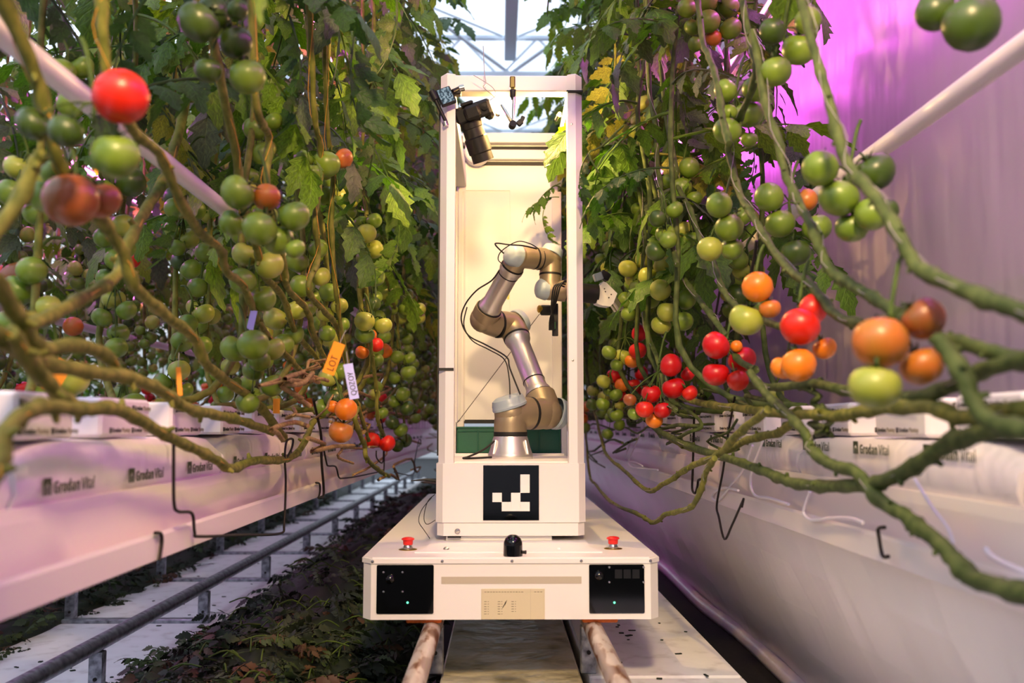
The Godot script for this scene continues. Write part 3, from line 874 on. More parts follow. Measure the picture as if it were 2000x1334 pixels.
func build_arm() -> void:
	var t := thing("industrial_robot", "bronze and silver jointed robot arm reaching from the tower to the tomatoes", "robot", Vector3(0.038, 0.7405, -3.26))
	var ax := Vector3(0.839, 0, -0.545)
	var B := Vector3(0.038, 0.7405, -3.26)
	var base := wpart("base", MB.new().lathe([Vector2(0, 0), Vector2(0.0745, 0), Vector2(0.0755, 0.003), Vector2(0.0755, 0.014), Vector2(0.074, 0.017), Vector2(0.066, 0.04), Vector2(0.059, 0.068), Vector2(0.0555, 0.076), Vector2(0.0555, 0.078)], 48, Transform3D(Basis(), B)), M.arm_metal, t)
	for an in [40.0, 140.0, 220.0, 320.0]:
		var d := Vector3(cos(deg_to_rad(an)), 0, sin(deg_to_rad(an)))
		wpart("foot_rib", MB.new().box(B + d * 0.066 + Vector3(0, 0.038, 0), Vector3(0.016, 0.05, 0.010), 0.003, Basis(Vector3.UP, -deg_to_rad(an)) * Basis(Vector3(0, 0, 1), 0.22)), M.arm_metal, base)
	var SH := Vector3(0.038, 0.893, -3.26)
	var r1 := 0.0555
	var S2 := SH + ax * 0.150
	var S1e := SH + ax * 0.083
	var sh := wpart("shoulder", bend(B + Vector3(0, 0.086, 0), SH, S1e, r1), M.arm_housing, t)
	wpart("seal_ring", band(B + Vector3(0, 0.082, 0), Vector3.UP, r1, 0.0075), M.black_rubber, sh)
	wpart("seal_ring", band(S1e, ax, r1, 0.005), M.black_rubber, sh)
	wpart("cap", dome(SH + Vector3(0, 0.026, 0) - ax * 0.004, Vector3(-0.30, 1, 0.12), r1 * 1.03, 0.036), M.arm_cap, sh)
	var E1 := Vector3(0.047, 1.222, -3.55)
	var E2 := Vector3(-0.058, 1.237, -3.482)
	var W1 := Vector3(0.066, 1.435, -3.298)
	var u1 := (E1 - S2).normalized()
	var u2 := (W1 - E2).normalized()
	# upper arm
	var ua := wpart("upper_arm_joint", bend(S1e, S2, S2 + u1 * 0.075, r1), M.arm_housing, t)
	wpart("cap", dome(S2 + ax * 0.045, (ax * 1.0 + Vector3(0, -0.25, 0.1)), r1 * 0.98, 0.032), M.arm_cap, ua)
	wpart("seal_ring", band(S2 + u1 * 0.075, u1, r1 * 0.93, 0.005), M.black_rubber, ua)
	wpart("upper_arm_tube", link(S2 + u1 * 0.078, E1 - u1 * 0.062, 0.0475, 0.0385), M.arm_metal, t)
	wpart("tube_sticker", MB.new().box(S2 + u1 * 0.14 + Vector3(-0.026, 0, 0.028), Vector3(0.012, 0.05, 0.001), 0.0, toward(u1).basis * Basis(Vector3.UP, -0.75)), M.reflector, t)
	var el := wpart("elbow", bend(E1 - u1 * 0.058, E1, E1 - ax * 0.06, 0.0500), M.arm_housing, t)
	wpart("cap", dome(E1 + ax * 0.03 + Vector3(0, 0.012, 0), ax + Vector3(0, 0.55, 0), 0.0485, 0.026), M.arm_cap, el)
	wpart("seal_ring", band(E1 - u1 * 0.06, u1, 0.0485, 0.0048), M.black_rubber, el)
	var fj := wpart("forearm_joint", bend(E1 - ax * 0.064, E2, E2 + u2 * 0.05, 0.0500), M.arm_housing, t)
	wpart("seal_ring", band(E1 - ax * 0.062, ax, 0.050, 0.0048), M.black_rubber, fj)
	wpart("seal_ring", band(E2 + u2 * 0.05, u2, 0.046, 0.0045), M.black_rubber, fj)
	wpart("forearm_tube", link(E2 + u2 * 0.052, W1 - u2 * 0.048, 0.0425, 0.0360), M.arm_metal, t)
	# wrists
	var r3 := 0.0385
	var W2 := W1 + ax * 0.138 + Vector3(0, 0.006, 0)
	var w1 := wpart("wrist", bend(W1 - u2 * 0.046, W1, W1 + ax * 0.066, r3), M.arm_housing, t)
	wpart("cap", dome(W1 - ax * 0.012, -ax + Vector3(0, 0.15, 0.25), r3 * 1.0, 0.036), M.arm_cap, w1)
	wpart("seal_ring", band(W1 - u2 * 0.047, u2, r3, 0.004), M.black_rubber, w1)
	wpart("seal_ring", band(W1 + ax * 0.067, ax, r3, 0.0035), M.black_rubber, w1)
	var dn := Vector3(-0.03, -1, 0.05).normalized()
	var W3 := W2 + dn * 0.112
	var w2 := wpart("wrist", bend(W1 + ax * 0.07, W2, W2 + dn * 0.056, r3), M.arm_housing, t)
	wpart("cap", dome(W2 + ax * 0.004 + Vector3(0, 0.018, 0), ax * 0.5 + Vector3(0, 1, 0), r3 * 1.0, 0.030), M.arm_cap, w2)
	wpart("seal_ring", band(W2 + dn * 0.058, dn, r3, 0.0035), M.black_rubber, w2)
	var tool := Vector3(0.985, -0.07, -0.15).normalized()
	var w3 := wpart("wrist", bend(W2 + dn * 0.06, W3, W3 + tool * 0.055, r3 * 0.98), M.arm_housing, t)
	wpart("cap", dome(W3 - tool * 0.018, -tool + Vector3(0, 0.05, 0.25), r3 * 0.95, 0.032), M.arm_cap, w3)
	# tool
	var G := W3 + tool * 0.055
	var x := toward(tool, G)
	var gr := wpart("gripper_body", MB.new().lathe([Vector2(0, 0), Vector2(0.034, 0), Vector2(0.034, 0.02), Vector2(0.031, 0.022), Vector2(0.031, 0.045), Vector2(0.034, 0.047), Vector2(0.0345, 0.118), Vector2(0, 0.118)], 28, x), M.black_matt, t)
	var gw := MB.new()
	var wx := Transform3D(Basis(tool, Vector3(0.07, 0.99, 0.0).normalized(), tool.cross(Vector3(0.07, 0.99, 0.0)).normalized()), G + tool * 0.112)
	gw.prism(poly([[0, -0.036], [0.004, 0.020], [0.018, 0.043], [0.030, 0.041], [0.072, 0.006], [0.060, -0.030], [0.048, -0.043], [0.02, -0.042]]), 0.05, wx * Transform3D(Basis(), Vector3(0, 0, -0.025)))
	wpart("gripper_shell", gw, M.white_paint, gr)
	for p in [[0.028, 0.008], [0.05, 0.0], [0.042, -0.012], [0.024, 0.018]]:
		screw(gr, wx * Vector3(p[0], p[1], 0.025), wx.basis.z, 0.0025, M.wire_dark)
	var fx := wx * Transform3D(Basis(Vector3(0, 0, 1), -0.9), Vector3(0.062, -0.006, 0))
	wpart("finger", MB.new().box(fx * Vector3(0.026, 0.0, 0), Vector3(0.058, 0.020, 0.03), 0.002, fx.basis), M.steel, gr)
	wpart("finger", MB.new().box(fx * Vector3(0.024, -0.020, 0), Vector3(0.05, 0.006, 0.02), 0.001, fx.basis), M.steel, gr)
	wpart("blade_arm", MB.new().tube(line(wx * Vector3(0.025, 0.04, 0.0), wx * Vector3(0.068, 0.008, 0.0)), 0.0022, 6), M.wire_dark, gr)
	var cb := wpart("gripper_camera", MB.new().box(wx * Vector3(0.030, 0.070, -0.01), Vector3(0.036, 0.028, 0.034), 0.003, wx.basis * Basis(Vector3(0, 0, 1), -0.5)), M.black_matt, gr)
	wpart("camera_bracket", MB.new().box(wx * Vector3(0.004, 0.062, 0), Vector3(0.03, 0.028, 0.03), 0.003, wx.basis * Basis(Vector3(0, 0, 1), 0.4)), M.arm_cap, gr)
	# cables
	var cable := func(pts: Array, r: float, called := "cable") -> void:
		wpart(called, MB.new().tube(smooth(pts, 6), r, 7), M.black_rubber, t)
	cable.call([deep(1016, 770, 3.2), deep(996, 720, 3.25), deep(989, 697, 3.3), deep(950, 674, 3.42), deep(915, 655, 3.42), deep(901, 625, 3.42), deep(908, 596, 3.38), deep(930, 568, 3.32), deep(960, 548, 3.26), deep(975, 528, 3.24)], 0.0028)
	cable.call([deep(996, 770, 3.2), deep(994, 735, 3.25), deep(985, 702, 3.32), deep(955, 683, 3.42), deep(922, 665, 3.42), deep(906, 635, 3.42), deep(912, 600, 3.38)], 0.0022)
	cable.call([deep(984, 495, 3.22), deep(967, 476, 3.2), deep(995, 478, 3.18), deep(1022, 480, 3.2), deep(1048, 486, 3.26)], 0.0026)
	cable.call([deep(985, 518, 3.2), deep(973, 507, 3.2), deep(980, 490, 3.18), deep(1010, 472, 3.16), deep(1035, 476, 3.2), deep(1052, 486, 3.26)], 0.0018)
	cable.call([deep(965, 862, 3.2), deep(945, 878, 3.16), deep(915, 892, 3.12), deep(905, 895, 3.12), deep(925, 895, 3.15), deep(960, 893, 3.2)], 0.0035)
	for k in 4:
		cable.call([deep(1108 - k * 2, 545 + k * 5, 3.2), deep(1095 - k * 4, 558, 3.16), deep(1086 - k * 3, 590 + k * 3, 3.2), deep(1075 + k * 2, 620, 3.3), deep(1073 + k * 3, 645, 3.32)], 0.0028)
	for q in [[0.35, u1, S2, E1, 0.0395], [0.82, u1, S2, E1, 0.0395], [0.72, u2, E2, W1, 0.037]]:
		wpart("cable_tie", band(q[2].lerp(q[3], q[0]), q[1], q[4], 0.002), M.black_rubber, t)
	wpart("cable_tie", band(W1 + ax * 0.087, ax, r3, 0.002), M.black_rubber, t)
	# depth sensor standing on its own stick by the panel
	var ds := thing("depth_sensor", "small black depth sensor hanging below the arm's wrist near the panel", "sensor", deep(1066, 606, 3.5))
	part("sensor_head", MB.new().box(Vector3(0.004, 0, 0), Vector3(0.05, 0.036, 0.03), 0.005), M.black_matt, ds)
	part("sensor_lens", MB.new().lathe([Vector2(0.014, -0.006), Vector2(0.014, 0.004), Vector2(0.010, 0.008), Vector2(0, 0.009)], 18, toward(Vector3(-1, 0, 0.3), Vector3(-0.022, 0.004, 0.004))), M.brass, ds)
	part("bracket", MB.new().box(Vector3(0.034, -0.035, 0), Vector3(0.022, 0.12, 0.012), 0.002), M.black_matt, ds)
	for k in 2:
		part("cable_plug", MB.new().tube(PackedVector3Array([Vector3(0.016 + k * 0.014, -0.045, 0.012), Vector3(0.016 + k * 0.014, -0.07, 0.014)]), 0.006, 8), mat("plug_green", Color(0.35, 0.55, 0.35), 0.5), ds)
	wpart("stay_wire", MB.new().tube(line(deep(893, 826, 3.62), deep(1054, 613, 3.62)), 0.0013, 5), M.wire_dark, ds)

# ---------------------------------------------------------------- camera rig and lamps on the tower
func build_rig() -> void:
	# photographic camera pointing down into the tower
	var c := deep(925, 218, 2.98)
	var t := thing("photo_camera", "black photo camera with a long lens hanging under the tower's top beam", "camera", c)
	var la := Vector3(0.36, -1, -0.35).normalized()
	var b := toward(-la).basis
	var y := -la
	var xd := (Vector3(1, 0.28, 0.15) - y * y.dot(Vector3(1, 0.28, 0.15))).normalized()
	b = Basis(xd, y, xd.cross(y))
	part("body", MB.new().box(Vector3(0, 0.0, 0), Vector3(0.118, 0.052, 0.075), 0.008, b).box(b * Vector3(0.0, 0.0, 0.045), Vector3(0.05, 0.045, 0.03), 0.008, b).box(b * Vector3(0.045, -0.02, -0.01), Vector3(0.03, 0.04, 0.07), 0.01, b), M.lens_black, t)
	part("lens", MB.new().lathe([Vector2(0, 0.0), Vector2(0.036, 0.0), Vector2(0.036, 0.02), Vector2(0.033, 0.022), Vector2(0.034, 0.05), Vector2(0.038, 0.054), Vector2(0.038, 0.10), Vector2(0.034, 0.104), Vector2(0.035, 0.13), Vector2(0.031, 0.13), Vector2(0.029, 0.115), Vector2(0, 0.115)], 32, Transform3D(Basis(b.x, la, b.z), b * Vector3(-0.02, -0.026, 0))), M.lens_black, t)
	part("dial", MB.new().lathe([Vector2(0, 0), Vector2(0.011, 0), Vector2(0.011, 0.008), Vector2(0, 0.009)], 18, Transform3D(Basis(b.x, b.z, -b.y), b * Vector3(0.04, 0.004, 0.037))), M.lens_black, t)
	part("eyepiece", MB.new().box(b * Vector3(-0.01, 0.03, 0.03), Vector3(0.04, 0.012, 0.03), 0.004, b), M.black_rubber, t)
	# small monitor on an articulated clamp
	var mc := deep(871, 189, 2.9)
	var mo := thing("field_monitor", "small black monitor with a lit picture clamped beside the photo camera", "monitor", mc)
	var mb := Basis(Vector3(0, 0, 1), 0.42) * Basis(Vector3(1, 0, 0), -0.25) * Basis(Vector3(0, 1, 0), 0.1)
	part("case", MB.new().box(Vector3.ZERO, Vector3(0.048, 0.062, 0.014), 0.003, mb), M.black_matt, mo)
	part("screen", MB.new().box(mb * Vector3(0, 0, 0.0075), Vector3(0.040, 0.053, 0.001), 0.0, mb), M.screen_picture, mo)
	var a0 := deep(846, 186, 2.9) - mc
	part("clamp_arm", MB.new().tube(PackedVector3Array([a0, deep(872, 240, 2.92) - mc]), 0.006, 8).tube(PackedVector3Array([deep(843, 178, 2.9) - mc, deep(852, 195, 2.9) - mc]), 0.011, 10), M.black_matt, mo)
	part("clamp_knob", MB.new().lathe([Vector2(0, 0), Vector2(0.009, 0), Vector2(0.009, 0.014), Vector2(0, 0.014)], 14, toward(Vector3(0.3, -1, 0), deep(869, 238, 2.92) - mc)), M.steel, mo)
	part("shaft", MB.new().tube(PackedVector3Array([deep(884, 178, 2.9) - mc, deep(900, 171, 2.92) - mc]), 0.006, 8), M.black_matt, mo)
	part("clamp_knob", MB.new().lathe([Vector2(0, 0), Vector2(0.0105, 0), Vector2(0.0105, 0.016), Vector2(0, 0.016)], 14, toward(Vector3(1, 0.25, 0), deep(897, 173, 2.92) - mc)), M.steel, mo)
	part("clamp_jaw", MB.new().box(deep(893, 183, 2.93) - mc, Vector3(0.025, 0.012, 0.03), 0.003), M.black_matt, mo)
	# articulated arm from the top beam holding the lamp
	var h0 := deep(1002, 163, 2.88)
	var ar := thing("lamp_holder", "jointed metal arm clamped to the middle of the top beam", "clamp arm", h0)
	var W := func(px: float, py: float, d: float) -> Vector3: return deep(px, py, d) - h0
	part("clamp", MB.new().box(W.call(1001, 162, 2.885), Vector3(0.017, 0.038, 0.02), 0.003), M.clamp_bronze, ar)
	part("joint", MB.new().lathe([Vector2(0, 0), Vector2(0.010, 0), Vector2(0.010, 0.02), Vector2(0.006, 0.026), Vector2(0.006, 0.03), Vector2(0, 0.03)], 14, toward(Vector3(0, -1, 0), W.call(1002, 176, 2.89))), M.black_matt, ar)
	part("rod", MB.new().tube(PackedVector3Array([W.call(1003, 184, 2.89), W.call(1004, 197, 2.89), W.call(1002, 240, 2.89)]), [0.0075, 0.006, 0.0045], 10), M.steel, ar)
	part("knob", MB.new().lathe([Vector2(0, -0.01), Vector2(0.011, -0.01), Vector2(0.012, 0), Vector2(0.011, 0.01), Vector2(0, 0.01)], 14, toward(Vector3(0.2, 0.2, 1), W.call(1001, 244, 2.89))), M.black_matt, ar)
	part("wing_screw", MB.new().box(W.call(1015, 240, 2.89), Vector3(0.02, 0.018, 0.01), 0.003, Basis(Vector3(0, 0, 1), 0.8)).box(W.call(1020, 233, 2.89), Vector3(0.012, 0.02, 0.008), 0.002, Basis(Vector3(0, 0, 1), -0.4)), M.black_matt, ar)
	part("rod", MB.new().tube(PackedVector3Array([W.call(1000, 240, 2.89), W.call(980, 206, 3.05)]), 0.0055, 10), M.steel, ar)
	# lamps: a bare warm bulb by the camera and one inside the post
	for q in [[976, 212, 3.10, 0.019, "warm glowing lamp beside the photo camera", 0.75], [1093, 222, 3.04, 0.006, "small warm glowing lamp on the post under the top beam", 0.3]]:
		var p := deep(q[0], q[1], q[2])
		var l := thing("led_lamp", q[4], "lamp", p, "warm lamps on the tower")
		var prof := []
		for i in 9:
			var an: float = -PI / 2 + PI * i / 8.0
			prof.append(Vector2(cos(an), sin(an)) * q[3])
		part("bulb", MB.new().lathe(prof, 16), M.warm_bulb, l)
		part("socket", MB.new().lathe([Vector2(0, -0.03), Vector2(0.008, -0.03), Vector2(0.008, -q[3]), Vector2(0, -q[3])], 12, toward(Vector3(0.3, 0.5, 1))), M.steel, l)
		var o := OmniLight3D.new()
		o.name = "lamp_light"
		l.add_child(o)
		o.light_color = Color(1.0, 0.80, 0.5)
		o.light_energy = q[5]
		o.light_size = q[3]
		o.omni_range = 20.0
		o.omni_attenuation = 2.0
		o.shadow_enabled = true
	# the work lamp above the camera that lights the robot
	var wl := thing("work_lamp", "warm work lamp with a round reflector above the aisle, facing the robot", "lamp", Vector3(0.12, 2.25, 0.09))
	var aim := (Vector3(0.05, 0.95, -3.1) - Vector3(0.12, 2.25, 0.05)).normalized()
	part("reflector", MB.new().lathe([Vector2(0.0, 0.08), Vector2(0.05, 0.08), Vector2(0.11, 0.02), Vector2(0.12, 0.0), Vector2(0.115, 0.0), Vector2(0.10, 0.02), Vector2(0.0, 0.07)], 24, toward(-aim)), M.black_matt, wl)
	part("lamp_glass", MB.new().lathe([Vector2(0.0, 0.012), Vector2(0.105, 0.012), Vector2(0.105, 0.016), Vector2(0.0, 0.016)], 24, toward(-aim)), M.warm_glass, wl)
	part("hanger", MB.new().tube(line(Vector3(0, 0.05, 0.06), Vector3(0, 3.1, 0.06)), 0.006, 6), M.wire_dark, wl)
	# string tied over the beam
	var st := thing("white_string", "thin white string tied over the tower's top beam", "string", deep(955, 150, 2.9))
	wpart("cord", MB.new().tube(smooth([deep(944, 90, 2.98), deep(946, 140, 2.9), deep(949, 162, 2.88), deep(944, 170, 2.88), deep(955, 180, 2.88), deep(966, 190, 2.9)], 4), 0.0013, 5), M.twine_white, st)
	wpart("cord", MB.new().tube(smooth([deep(925, 147, 2.885), deep(947, 160, 2.88), deep(963, 172, 2.88), deep(968, 186, 2.9), deep(957, 196, 2.9)], 4), 0.0011, 5), M.twine_white, st)
	# wires trailing beside the tower
	var wr := thing("antenna", "thin black antenna rod standing out from the side of the tower", "antenna", deep(850, 938, 3.0))
	wpart("rod", MB.new().tube(PackedVector3Array([deep(803, 939, 3.0), deep(830, 937, 3.0), deep(852, 939, 3.0)]), [0.0015, 0.004, 0.007], 8), M.black_matt, wr)
	var cb := thing("loose_cable", "thin black cable looping down the tower's side onto the cart", "cable", deep(838, 1050, 2.9))
	wpart("cord", MB.new().tube(smooth([deep(849, 966, 3.0), deep(835, 980, 2.95), deep(828, 1010, 2.9), deep(834, 1024, 2.88), deep(850, 1016, 2.95)], 5), 0.0012, 5), M.black_rubber, cb)
	wpart("cord", MB.new().tube(smooth([deep(843, 972, 3.0), deep(824, 995, 2.92), deep(818, 1018, 2.86), deep(828, 1035, 2.84), high(839, 1051, 0.504)], 5), 0.0012, 5), M.black_rubber, cb)

# ---------------------------------------------------------------- plants
var leaf_meshes := []
var fruit_mesh: ArrayMesh
var calyx_meshes := []
var truss_protos := []
const FRUIT := {"g": "fruit_green", "p": "fruit_pale", "d": "fruit_dark", "t": "fruit_turning", "o": "fruit_orange", "r": "fruit_red", "c": "fruit_crimson", "b": "fruit_brown"}

func leaflet(m: MB, base: Vector3, dir: Vector3, up: Vector3, length: float, width: float, curl: float, fold: float) -> void:
	var prof := [0.06, 0.5, 0.95, 0.70, 1.0, 0.62, 0.74, 0.36, 0.34, 0.0]
	var s := dir.cross(up).normalized()
	var nn := s.cross(dir).normalized()
	var first := m.v.size()
	var rows := prof.size()
	for i in rows:
		var t := float(i) / (rows - 1)
		for j in 5:
			var c := (j - 2) * 0.5
			var w: float = width * 0.5 * prof[i] * rng.randf_range(0.88, 1.1)
			var p := base + dir * (length * (t + (0.06 * absf(c) if prof[i] > 0.8 else 0.0))) + s * (c * w)
			p += nn * (-curl * length * t * t + fold * absf(c) * w + rng.randf_range(-0.02, 0.02) * length)
			m.vert(p, nn, Vector2(c * 0.5 + 0.5, t))
	for i in rows - 1:
		for j in 4:
			var a := first + i * 5 + j
			m.face(a, a + 1, a + 6)
			m.face(a, a + 6, a + 5)

func make_leaf() -> ArrayMesh:
	var m := MB.new()
	var pts := PackedVector3Array()
	var droop := rng.randf_range(0.25, 0.75)
	var twist := rng.randf_range(-0.2, 0.2)
	for i in 9:
		var t := i / 8.0
		pts.append(Vector3(t * (1.0 - 0.25 * t * droop), -droop * t * t * 0.7, twist * t * t))
	var rad := PackedFloat32Array()
	for i in 9:
		rad.append(lerpf(0.014, 0.005, i / 8.0))
	m.tube(pts, rad, 4, false)
	var spot := [[2, 0.20], [3, 0.27], [4, 0.13], [5, 0.33], [6, 0.14], [7, 0.30]]
	for e in spot:
		var p: Vector3 = pts[e[0]]
		var f: Vector3 = (pts[e[0] + 1] - pts[e[0]]).normalized()
		for s in [-1.0, 1.0]:
			var out := Vector3(0, 0, s)
			var d := (f * rng.randf_range(0.3, 0.6) + out * 0.9 + Vector3(0, rng.randf_range(-0.75, -0.1), 0)).normalized()
			var l: float = e[1] * rng.randf_range(0.85, 1.15)
			leaflet(m, p + d * 0.03, d, Vector3.UP, l, l * 0.62, rng.randf_range(0.1, 0.45), rng.randf_range(-0.35, 0.25))
	var fe := (pts[8] - pts[7]).normalized() + Vector3(0, -0.2, 0)
	leaflet(m, pts[8], fe.normalized(), Vector3.UP, 0.40, 0.27, rng.randf_range(0.1, 0.5), rng.randf_range(-0.3, 0.2))
	return m.renormal().mesh()

func make_fruit() -> ArrayMesh:
	var prof := [Vector2(0.0, -0.84), Vector2(0.22, -0.83), Vector2(0.50, -0.74), Vector2(0.78, -0.52), Vector2(0.95, -0.22), Vector2(1.0, 0.08), Vector2(0.95, 0.38), Vector2(0.80, 0.62), Vector2(0.56, 0.77), Vector2(0.30, 0.80), Vector2(0.12, 0.72), Vector2(0.0, 0.66)]
	return MB.new().lathe(prof, 24, Transform3D(), 10, 0.035).mesh()

func make_calyx() -> ArrayMesh:
	var m := MB.new()
	for k in 6:
		var a := TAU * k / 6.0 + rng.randf_range(-0.2, 0.2)
		var d := Vector3(cos(a), 0, sin(a))
		var s := Vector3(-sin(a), 0, cos(a))
		var l := rng.randf_range(0.5, 0.85)
		var lift := rng.randf_range(0.0, 0.45)
		var p0 := Vector3(0, 0.70, 0)
		var p1 := d * l * 0.5 + Vector3(0, 0.86 + lift * 0.2, 0)
		var p2 := d * l + Vector3(0, 0.80 + lift, 0)
		m.flat([p0 - s * 0.06, p0 + s * 0.06, p1 + s * 0.10, p1 - s * 0.10], Vector3.UP)
		m.flat([p1 - s * 0.10, p1 + s * 0.10, p2], Vector3.UP)
	m.tube(PackedVector3Array([Vector3(0, 0.62, 0), Vector3(0.02, 0.9, 0), Vector3(0.1, 1.25, 0)]), 0.06, 5)
	return m.mesh()

# one fruit with its calyx, stem side along `axis`
func add_fruit(parent: Node3D, at: Vector3, r: float, axis: Vector3, kind: String, with_calyx := true) -> void:
	var o := MeshInstance3D.new()
	o.name = "tomato"
	o.mesh = fruit_mesh
	o.material_override = M[FRUIT[kind]]
	var x := toward(axis, at, r)
	x.basis = x.basis * Basis(Vector3.UP, rng.randf() * TAU)
	x.basis = x.basis.scaled_local(Vector3(1, rng.randf_range(0.92, 1.04), 1))
	parent.add_child(o, true)
	o.transform = x
	if with_calyx:
		var c := MeshInstance3D.new()
		c.name = "calyx"
		c.mesh = calyx_meshes[rng.randi() % calyx_meshes.size()]
		c.material_override = M.calyx
		o.add_child(c, true)

func stalk_mesh(attach: Vector3, hub: Vector3, tops: Array) -> MB:
	var m := MB.new()
	m.tube(smooth([attach, attach.lerp(hub, 0.45) + Vector3(0, 0.018, 0), hub + Vector3(0, 0.006, 0), hub - Vector3(0, 0.03, 0)], 4), 0.0034, 6)
	for p in tops:
		m.tube(smooth([hub, hub.lerp(p, 0.6) + Vector3(0, 0.008, 0), p], 3), 0.0019, 5)
	return m

# a truss traced from the photograph: fruits as [x, y, diameter, kind] in a zoomed crop
const CROP := {"A": Vector2(0, 0), "B": Vector2(0, 450), "C": Vector2(650, 430), "D": Vector2(1300, 0), "E": Vector2(1300, 450), "K": Vector2(650, 0)}
func traced_truss(crop: String, label: String, fruits: Array) -> void:
	var z := 2.6686
	var big := []
	for f in fruits: big.append(f[2] / z)
	big.sort()
	var d: float = FOCAL * 0.071 / ((big[-1] + big[max(big.size() - 2, 0)]) * 0.5)
	var pos := []
	var rad := []
	for k in fruits.size():
		var f: Array = fruits[k]
		var q: Vector2 = CROP[crop] + Vector2(f[0], f[1]) / z
		var dk := d + 0.016 * (k % 3) - 0.008
		pos.append(deep(q.x, q.y, dk))
		rad.append(f[2] / z * 0.5 * dk / FOCAL)
	for it in 30:
		for i in pos.size():
			for j in range(i + 1, pos.size()):
				var gap: float = (rad[i] + rad[j]) * 0.94 - pos[i].distance_to(pos[j])
				if gap > 0.0:
					var g := 0.5 * gap * (1.0 if pos[i].z > pos[j].z else -1.0)
					pos[i] += (pos[i] - EYE).normalized() * -g
					pos[j] += (pos[j] - EYE).normalized() * g
	var mid := Vector3.ZERO
	var top := -10.0
	for k in pos.size():
		mid += pos[k] / pos.size()
		top = max(top, pos[k].y + rad[k])
	var t := thing("tomato_truss", label, "tomatoes", mid, "traced tomato trusses")
	var hub := Vector3(mid.x, lerpf(mid.y, top, 0.6), mid.z - 0.03)
	var tops := []
	for k in pos.size():
		var to: Vector3 = (hub - pos[k]).normalized()
		var axis := (to * 0.8 + Vector3(0, 0.55, 0) + Vector3(rng.randf_range(-0.4, 0.4), 0, rng.randf_range(-0.3, 0.5))).normalized()
		add_fruit(t, pos[k] - mid, rad[k], axis, fruits[k][3])
		tops.append(pos[k] - mid + axis * rad[k] * 0.9)
	var row := signf(mid.x)
	part("stalk", stalk_mesh(Vector3(mid.x + row * 0.03, top + 0.07, mid.z - 0.05) - mid, hub - mid, tops), M.stalk_green, t)

func make_truss_proto(kinds: String) -> Node3D:
	var t := Node3D.new()
	var n := kinds.length()
	var pos := []
	for k in n:
		var r := rng.randf_range(0.029, 0.037)
		var a := k * 2.4 + rng.randf()
		var p := Vector3(cos(a) * 0.034, -0.05 - 0.036 * k + rng.randf_range(-0.01, 0.01), sin(a) * 0.034)
		var axis := (Vector3(-p.x, 0.03, -p.z) + Vector3(0, rng.randf_range(0.0, 0.05), 0)).normalized()
		pos.append(p + axis * r * 0.8)
		add_fruit(t, p, r, axis, kinds[k], k % 2 == 0)
	part("stalk", stalk_mesh(Vector3(0.0, 0.03, -0.05), Vector3(0, -0.02, 0), pos), M.stalk_green, t)
	return t

func put_truss(kind: int, at: Vector3, turn: float, label: String, group: String) -> void:
	wanted.append({"kind": kind, "x": Transform3D(Basis(Vector3.UP, turn).scaled(Vector3.ONE * rng.randf_range(0.85, 1.08)), at), "label": label, "group": group})

# the trusses that show largest become things; those beyond are joined, fruit by fruit
var wanted := []
func hang_trusses(most: int) -> void:
	for w in wanted:
		var q: Vector3 = eye_basis.inverse() * (w.x.origin - EYE)
		var seen_x: float = 1000.0 + FOCAL * q.x / -q.z
		var seen_y: float = 667.0 - FOCAL * q.y / -q.z
		var inside := q.z < 0.0 and seen_x > -40 and seen_x < 2040 and seen_y > -40 and seen_y < 1000
		# places where the photograph shows other trusses in front are left free
		w.skip = (q.z > -3.9 and seen_x > 1140 and seen_x < 1440 and seen_y > 560 and seen_y < 860) or (w.kind > 5 and q.z > -5.0 and seen_x > 560 and seen_x < 860 and seen_y > 640)
		w.rank = -q.z + (0.0 if inside else 100.0) + (3.0 if seen_x > 880 and seen_x < 1090 else 0.0)
	wanted = wanted.filter(func(w): return not w.skip)
	wanted.sort_custom(func(a, b): return a.rank < b.rank)
	var rest := {}
	for k in wanted.size():
		var w: Dictionary = wanted[k]
		if k < most and w.rank < 50.0:
			var o: Node3D = truss_protos[w.kind].duplicate()
			o.name = numbered("tomato_truss")
			add_child(o)
			o.transform = w.x
			tag(o, w.label, "tomatoes", w.group)
		elif w.rank < 50.0:
			for c in truss_protos[w.kind].get_children():
				if c.name.begins_with("tomato"):
					var m: Material = c.material_override
					if not rest.has(m): rest[m] = []
					rest[m].append(w.x * c.transform)
	var said := {"fruit_green": "green tomatoes on the farthest trusses of the rows", "fruit_pale": "pale green tomatoes on the farthest trusses of the rows", "fruit_dark": "dark green tomatoes on the farthest trusses of the rows", "fruit_turning": "half ripe tomatoes on the farthest trusses of the rows", "fruit_orange": "orange tomatoes on the farthest trusses of the rows", "fruit_red": "red tomatoes on the farthest trusses of the rows", "fruit_crimson": "crimson tomatoes on the farthest trusses of the rows"}
	for m in rest:
		multi("far_tomatoes", fruit_mesh, m, rest[m], said[m.resource_name], "tomatoes")

func stem_radii(pts: PackedVector3Array, r0: float, r1: float) -> PackedFloat32Array:
	var out := PackedFloat32Array()
	var along := 0.0
	for i in pts.size():
		if i > 0: along += pts[i].distance_to(pts[i - 1])
		var k := fposmod(along, 0.13) / 0.13
		out.append(lerpf(r0, r1, float(i) / (pts.size() - 1)) * (1.0 + 0.28 * exp(-pow((k - 0.5) / 0.12, 2.0))))
	return out

